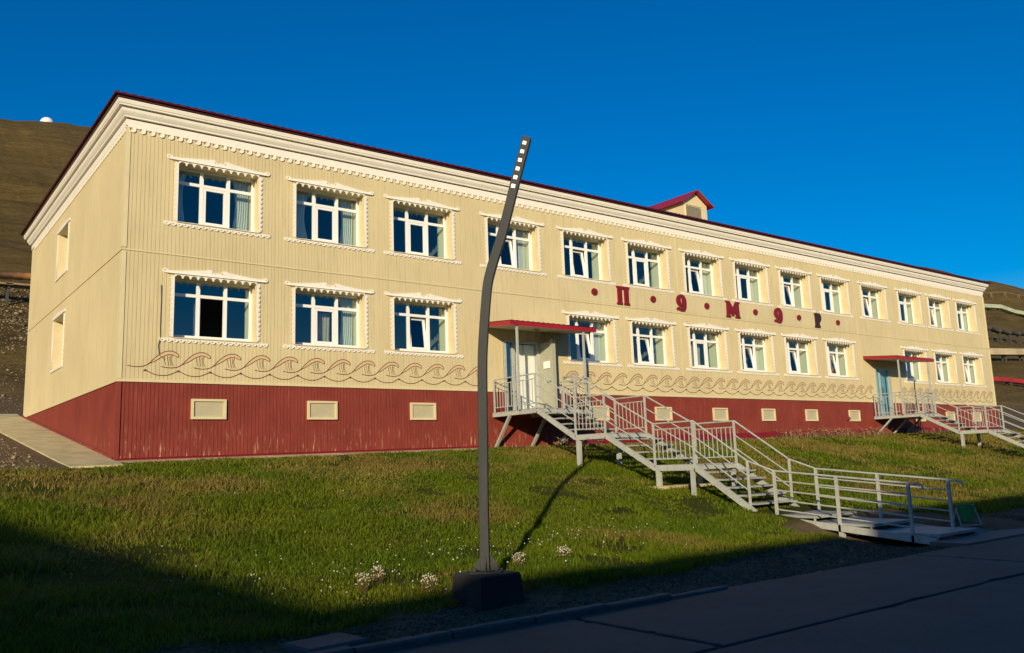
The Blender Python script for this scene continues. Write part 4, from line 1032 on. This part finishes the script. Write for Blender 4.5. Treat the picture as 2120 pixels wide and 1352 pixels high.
zeros = np.zeros(n)
base = np.stack([gx_, gy_, gz_-.012], 1)
V = np.stack([base+np.stack([-bx, -by, zeros], 1), base+np.stack([bx, by, zeros], 1),
              base+np.stack([bx*.8+lx*.35, by*.8+ly*.35, hgt*.6], 1), base+np.stack([-bx*.8+lx*.35, -by*.8+ly*.35, hgt*.6], 1),
              base+np.stack([lx, ly, hgt], 1)], 1).reshape(-1, 3)
ix = np.arange(n)*5
FF = np.stack([ix, ix+1, ix+2, ix+3, ix+3, ix+2, ix+4], 1).ravel(); SZ = np.tile([4, 3], n)
g1 = np.array([.115, .185, .004]); g2 = np.array([.215, .235, .010]); g3 = np.array([.070, .145, .004]); d1_ = np.array([.36, .28, .070]); d2_ = np.array([.25, .17, .045])
mixf = np.clip(fbm(gx_*.6, gy_*.6, 101, 3)*1.6-.3+RNG.normal(0, .18, n), 0, 1)[:, None]
gc = g3*(1-mixf)+g2*mixf; gc = gc*.6+g1*.4
br = np.clip(fbm(gx_*.5+9, gy_*.5, 111, 3)*2-.5+RNG.normal(0, .2, n), 0, 1)[:, None]
dc_ = d1_*(1-br)+d2_*br
cc = gc*(1-isdry[:, None])+dc_*isdry[:, None]; cc = cc*RNG.uniform(.65, 1.2, n)[:, None]
cols = np.repeat(cc, 5, 0)
go = link(bpy.data.objects.new('grass', vc_mesh('grass', V, FF, SZ, cols, GM)))
tag(go, 'rough green and straw coloured grass covering the bank below the cream building', 'grass', kind='stuff')

# white flower heads, loose
def blobs(name, cx, cy, cz, r, col, mtl):
    n = len(cx); o = np.array([(1, 0, 0), (-1, 0, 0), (0, 1, 0), (0, -1, 0), (0, 0, 1), (0, 0, -1)], float)
    V = (np.stack([cx, cy, cz], 1)[:, None, :]+o[None]*r[:, None, None]).reshape(-1, 3)
    t = np.array([(0, 2, 4), (2, 1, 4), (1, 3, 4), (3, 0, 4), (2, 0, 5), (1, 2, 5), (3, 1, 5), (0, 3, 5)])
    FF = (np.arange(n)[:, None, None]*6+t[None]).ravel()
    return vc_mesh(name, V, FF, np.full(n*8, 3), np.repeat(col, 6, 0), mtl)
FM = leaf_mat('flower_head', .2)
fx, fy = [], []
for (cx, cy, sx, sy, k) in ((1.9, -10.2, .9, .35, 46), (3.6, -10.2, 1.1, .3, 55), (.7, -10.7, .9, .4, 34), (-.4, -10.9, .8, .5, 26), (4.9, -10.3, .7, .3, 34), (-.9, -9.9, 1.0, .9, 22), (2.4, -8.6, 2.2, 1.4, 26), (5.6, -9.6, 1.5, .9, 18), (1.2, -11.7, .9, .25, 22), (3.0, -11.4, 1.3, .3, 28), (-1.9, -8.5, 1.0, 1.5, 12)):
    k = int(k*.62); fx += list(RNG.normal(cx, sx, k)); fy += list(RNG.normal(cy, sy, k))
fx, fy = np.array(fx), np.array(fy); kk = grass_mask(fx, fy) & ~blocked(fx, fy); fx, fy = fx[kk], fy[kk]; nf = len(fx)
fh = RNG.uniform(.10, .20, nf); fz = height(fx, fy)+fh
fcol = np.array([.80, .78, .70])*RNG.uniform(.6, 1.05, nf)[:, None]
tag(link(bpy.data.objects.new('small_flowers', blobs('small_flowers', fx, fy, fz, RNG.uniform(.006, .014, nf), fcol, FM))), 'tiny white flower heads sprinkled through the grass around the lamp post', 'flowers', kind='stuff')
# bigger pale seed-head clumps: each a thing
CL = [((.10, -11.35), 'pale fluffy flower clump in the grass, leftmost of a close pair near the shadow edge'), ((.42, -11.1), 'pale fluffy flower clump in the grass, taller of a close pair near the shadow edge'),
      ((.72, -11.75), 'pinkish white flower clump between the lamp block and the close pair of clumps'),
      ((2.30, -11.35), 'bright cream and pink flower clump right beside the lamp shadow'), ((3.05, -11.35), 'dull pinkish flower clump straddling the shadow edge past the lamp shadow')]
for (cx, cy), lab in CL:
    e = tag(empty('flower_clump', (cx, cy, H(cx, cy))), lab, 'flower clump', 'pale flower clumps on the bank')
    k = 75; ang = RNG.uniform(0, 2*np.pi, k); rad = .085*np.sqrt(RNG.random(k))*(.7+.6*np.sin(ang*2+cx*9)**2); hx = .07+.16*RNG.random(k)**.7-rad*.3
    tx, ty = np.cos(ang)*rad, np.sin(ang)*rad
    cA = np.array([.78, .70, .56]); cB = np.array([.52, .33, .24]); hq = np.clip((hx-.06)/.12+RNG.normal(0, .2, k), 0, 1)[:, None]
    bm_ = blobs('flower_heads', tx, ty, hx, RNG.uniform(.005, .012, k), cB*(1-hq)+cA*hq, FM); tag(place('flower_heads', bm_, (0, 0, 0), e, False), kind='stuff')
    Vs = np.stack([np.stack([tx*.4-.003, ty*.4, hx*0-.01], 1), np.stack([tx*.4+.003, ty*.4, hx*0-.01], 1), np.stack([tx, ty, hx], 1)], 1).reshape(-1, 3)
    place('stems', vc_mesh('stems', Vs, np.arange(k*3), np.full(k, 3), np.tile([.16, .13, .04], (k*3, 1)), GM), (0, 0, 0), e, False)

# dry weeds along the plinth and beside the struts
wx = np.concatenate([RNG.uniform(23.5, 31.0, 300), RNG.uniform(12.4, 14, 60), RNG.uniform(33.5, 38, 90)]); wy = RNG.uniform(-.75, -.15, len(wx)); k = len(wx); wz = height(wx, wy)
hh = RNG.uniform(.10, .42, k)*(.5+fbm(wx*1.1, wy, 7)); a = RNG.uniform(0, 2*np.pi, k); dxw = np.cos(a)*hh*.7; dyw = np.sin(a)*hh*.3
t1_ = np.stack([wx+dxw*.3, wy+dyw*.3, wz+hh*.7], 1); t2_ = np.stack([wx+dxw, wy+dyw, wz+hh*RNG.uniform(.5, 1.0, k)], 1); b0 = np.stack([wx, wy, wz-.01], 1); ww = np.array([.009, 0, 0]); wu = np.array([0, 0, .012])
V = np.stack([b0-ww, b0+ww, t1_+ww, t1_-ww, t2_+wu, t2_-wu], 1).reshape(-1, 3); i6 = np.arange(k)*6
FF = np.stack([i6, i6+1, i6+2, i6+3, i6+3, i6+2, i6+4, i6+5], 1).ravel()
wc = np.repeat(np.array([.50, .38, .20])*RNG.uniform(.4, 1.1, k)[:, None], 6, 0)
tag(link(bpy.data.objects.new('dry_weeds', vc_mesh('dry_weeds', V, FF, np.full(k*2, 4), wc, GM))), 'straw coloured dry weeds along the foot of the red plinth', 'weeds', kind='stuff')

# gravel verge and stony ground beside the end wall
def stones(name, x, y, r, label, kind='stuff', base=np.array([.10, .072, .045])):
    n = len(x); z = height(x, y); o = np.array([(1, .1, 0), (.2, .9, .1), (-.9, .3, 0), (-.3, -.95, 0), (.1, .05, .65), (.0, .0, -.6)])
    ang = RNG.uniform(0, 2*np.pi, n); sc_ = RNG.uniform(.6, 1.25, (n, 3)); P = o[None]*sc_[:, None, :]*r[:, None, None]+RNG.normal(0, .08, (n, 6, 3))*r[:, None, None]
    c, s = np.cos(ang)[:, None], np.sin(ang)[:, None]; Q = np.stack([P[..., 0]*c-P[..., 1]*s, P[..., 0]*s+P[..., 1]*c, P[..., 2]], -1)
    V = (Q+np.stack([x, y, z+r*.12], 1)[:, None, :]).reshape(-1, 3); t = np.array([(0, 1, 4), (1, 2, 4), (2, 3, 4), (3, 0, 4), (1, 0, 5), (2, 1, 5), (3, 2, 5), (0, 3, 5)])
    col = base*RNG.uniform(.4, 1.6, n)[:, None]*np.array([1, 1, 1])+RNG.uniform(0, .03, (n, 1))
    me_ = vc_mesh(name, V, (np.arange(n)[:, None, None]*6+t[None]).ravel(), np.full(n*8, 3), np.repeat(col, 6, 0), leaf_mat(name+'_stone', 0, .9))
    return tag(link(bpy.data.objects.new(name, me_)), label, 'gravel', kind=kind)
x = RNG.uniform(-4, 16, 26000); y = RNG.uniform(-13.22, -11.6, 26000); k = ~grass_mask(x, y) & ~blocked(x, y); x, y = x[k], y[k]
stones('gravel_verge', x, y, RNG.uniform(.006, .022, len(x))*np.where(RNG.random(len(x)) < .03, 1.8, 1), 'brown gravel strip between the grass and the road slabs')
x = RNG.uniform(-6, -1.1, 9000); y = RNG.uniform(-1.3, 22, 9000); k = (x < -1.35-.018*y); x, y = x[k], y[k]
x2 = RNG.uniform(-9, 8, 9000); y2 = RNG.uniform(14.5, 52, 9000); k = (x2 < .5) | (y2 > 20); x = np.concatenate([x, x2[k]]); y = np.concatenate([y, y2[k]])
stones('stony_soil', x, y, RNG.uniform(.010, .035, len(x))*np.where(RNG.random(len(x)) < .04, 2.4, 1)*np.where(y > 14, 1+np.clip(y-14, 0, 30)*.08, 1), 'stony brown soil beside the concrete strip at the end wall', base=np.array([.20, .15, .085]))
for o in bpy.data.objects:
    if '_o' in o: del o['_o']
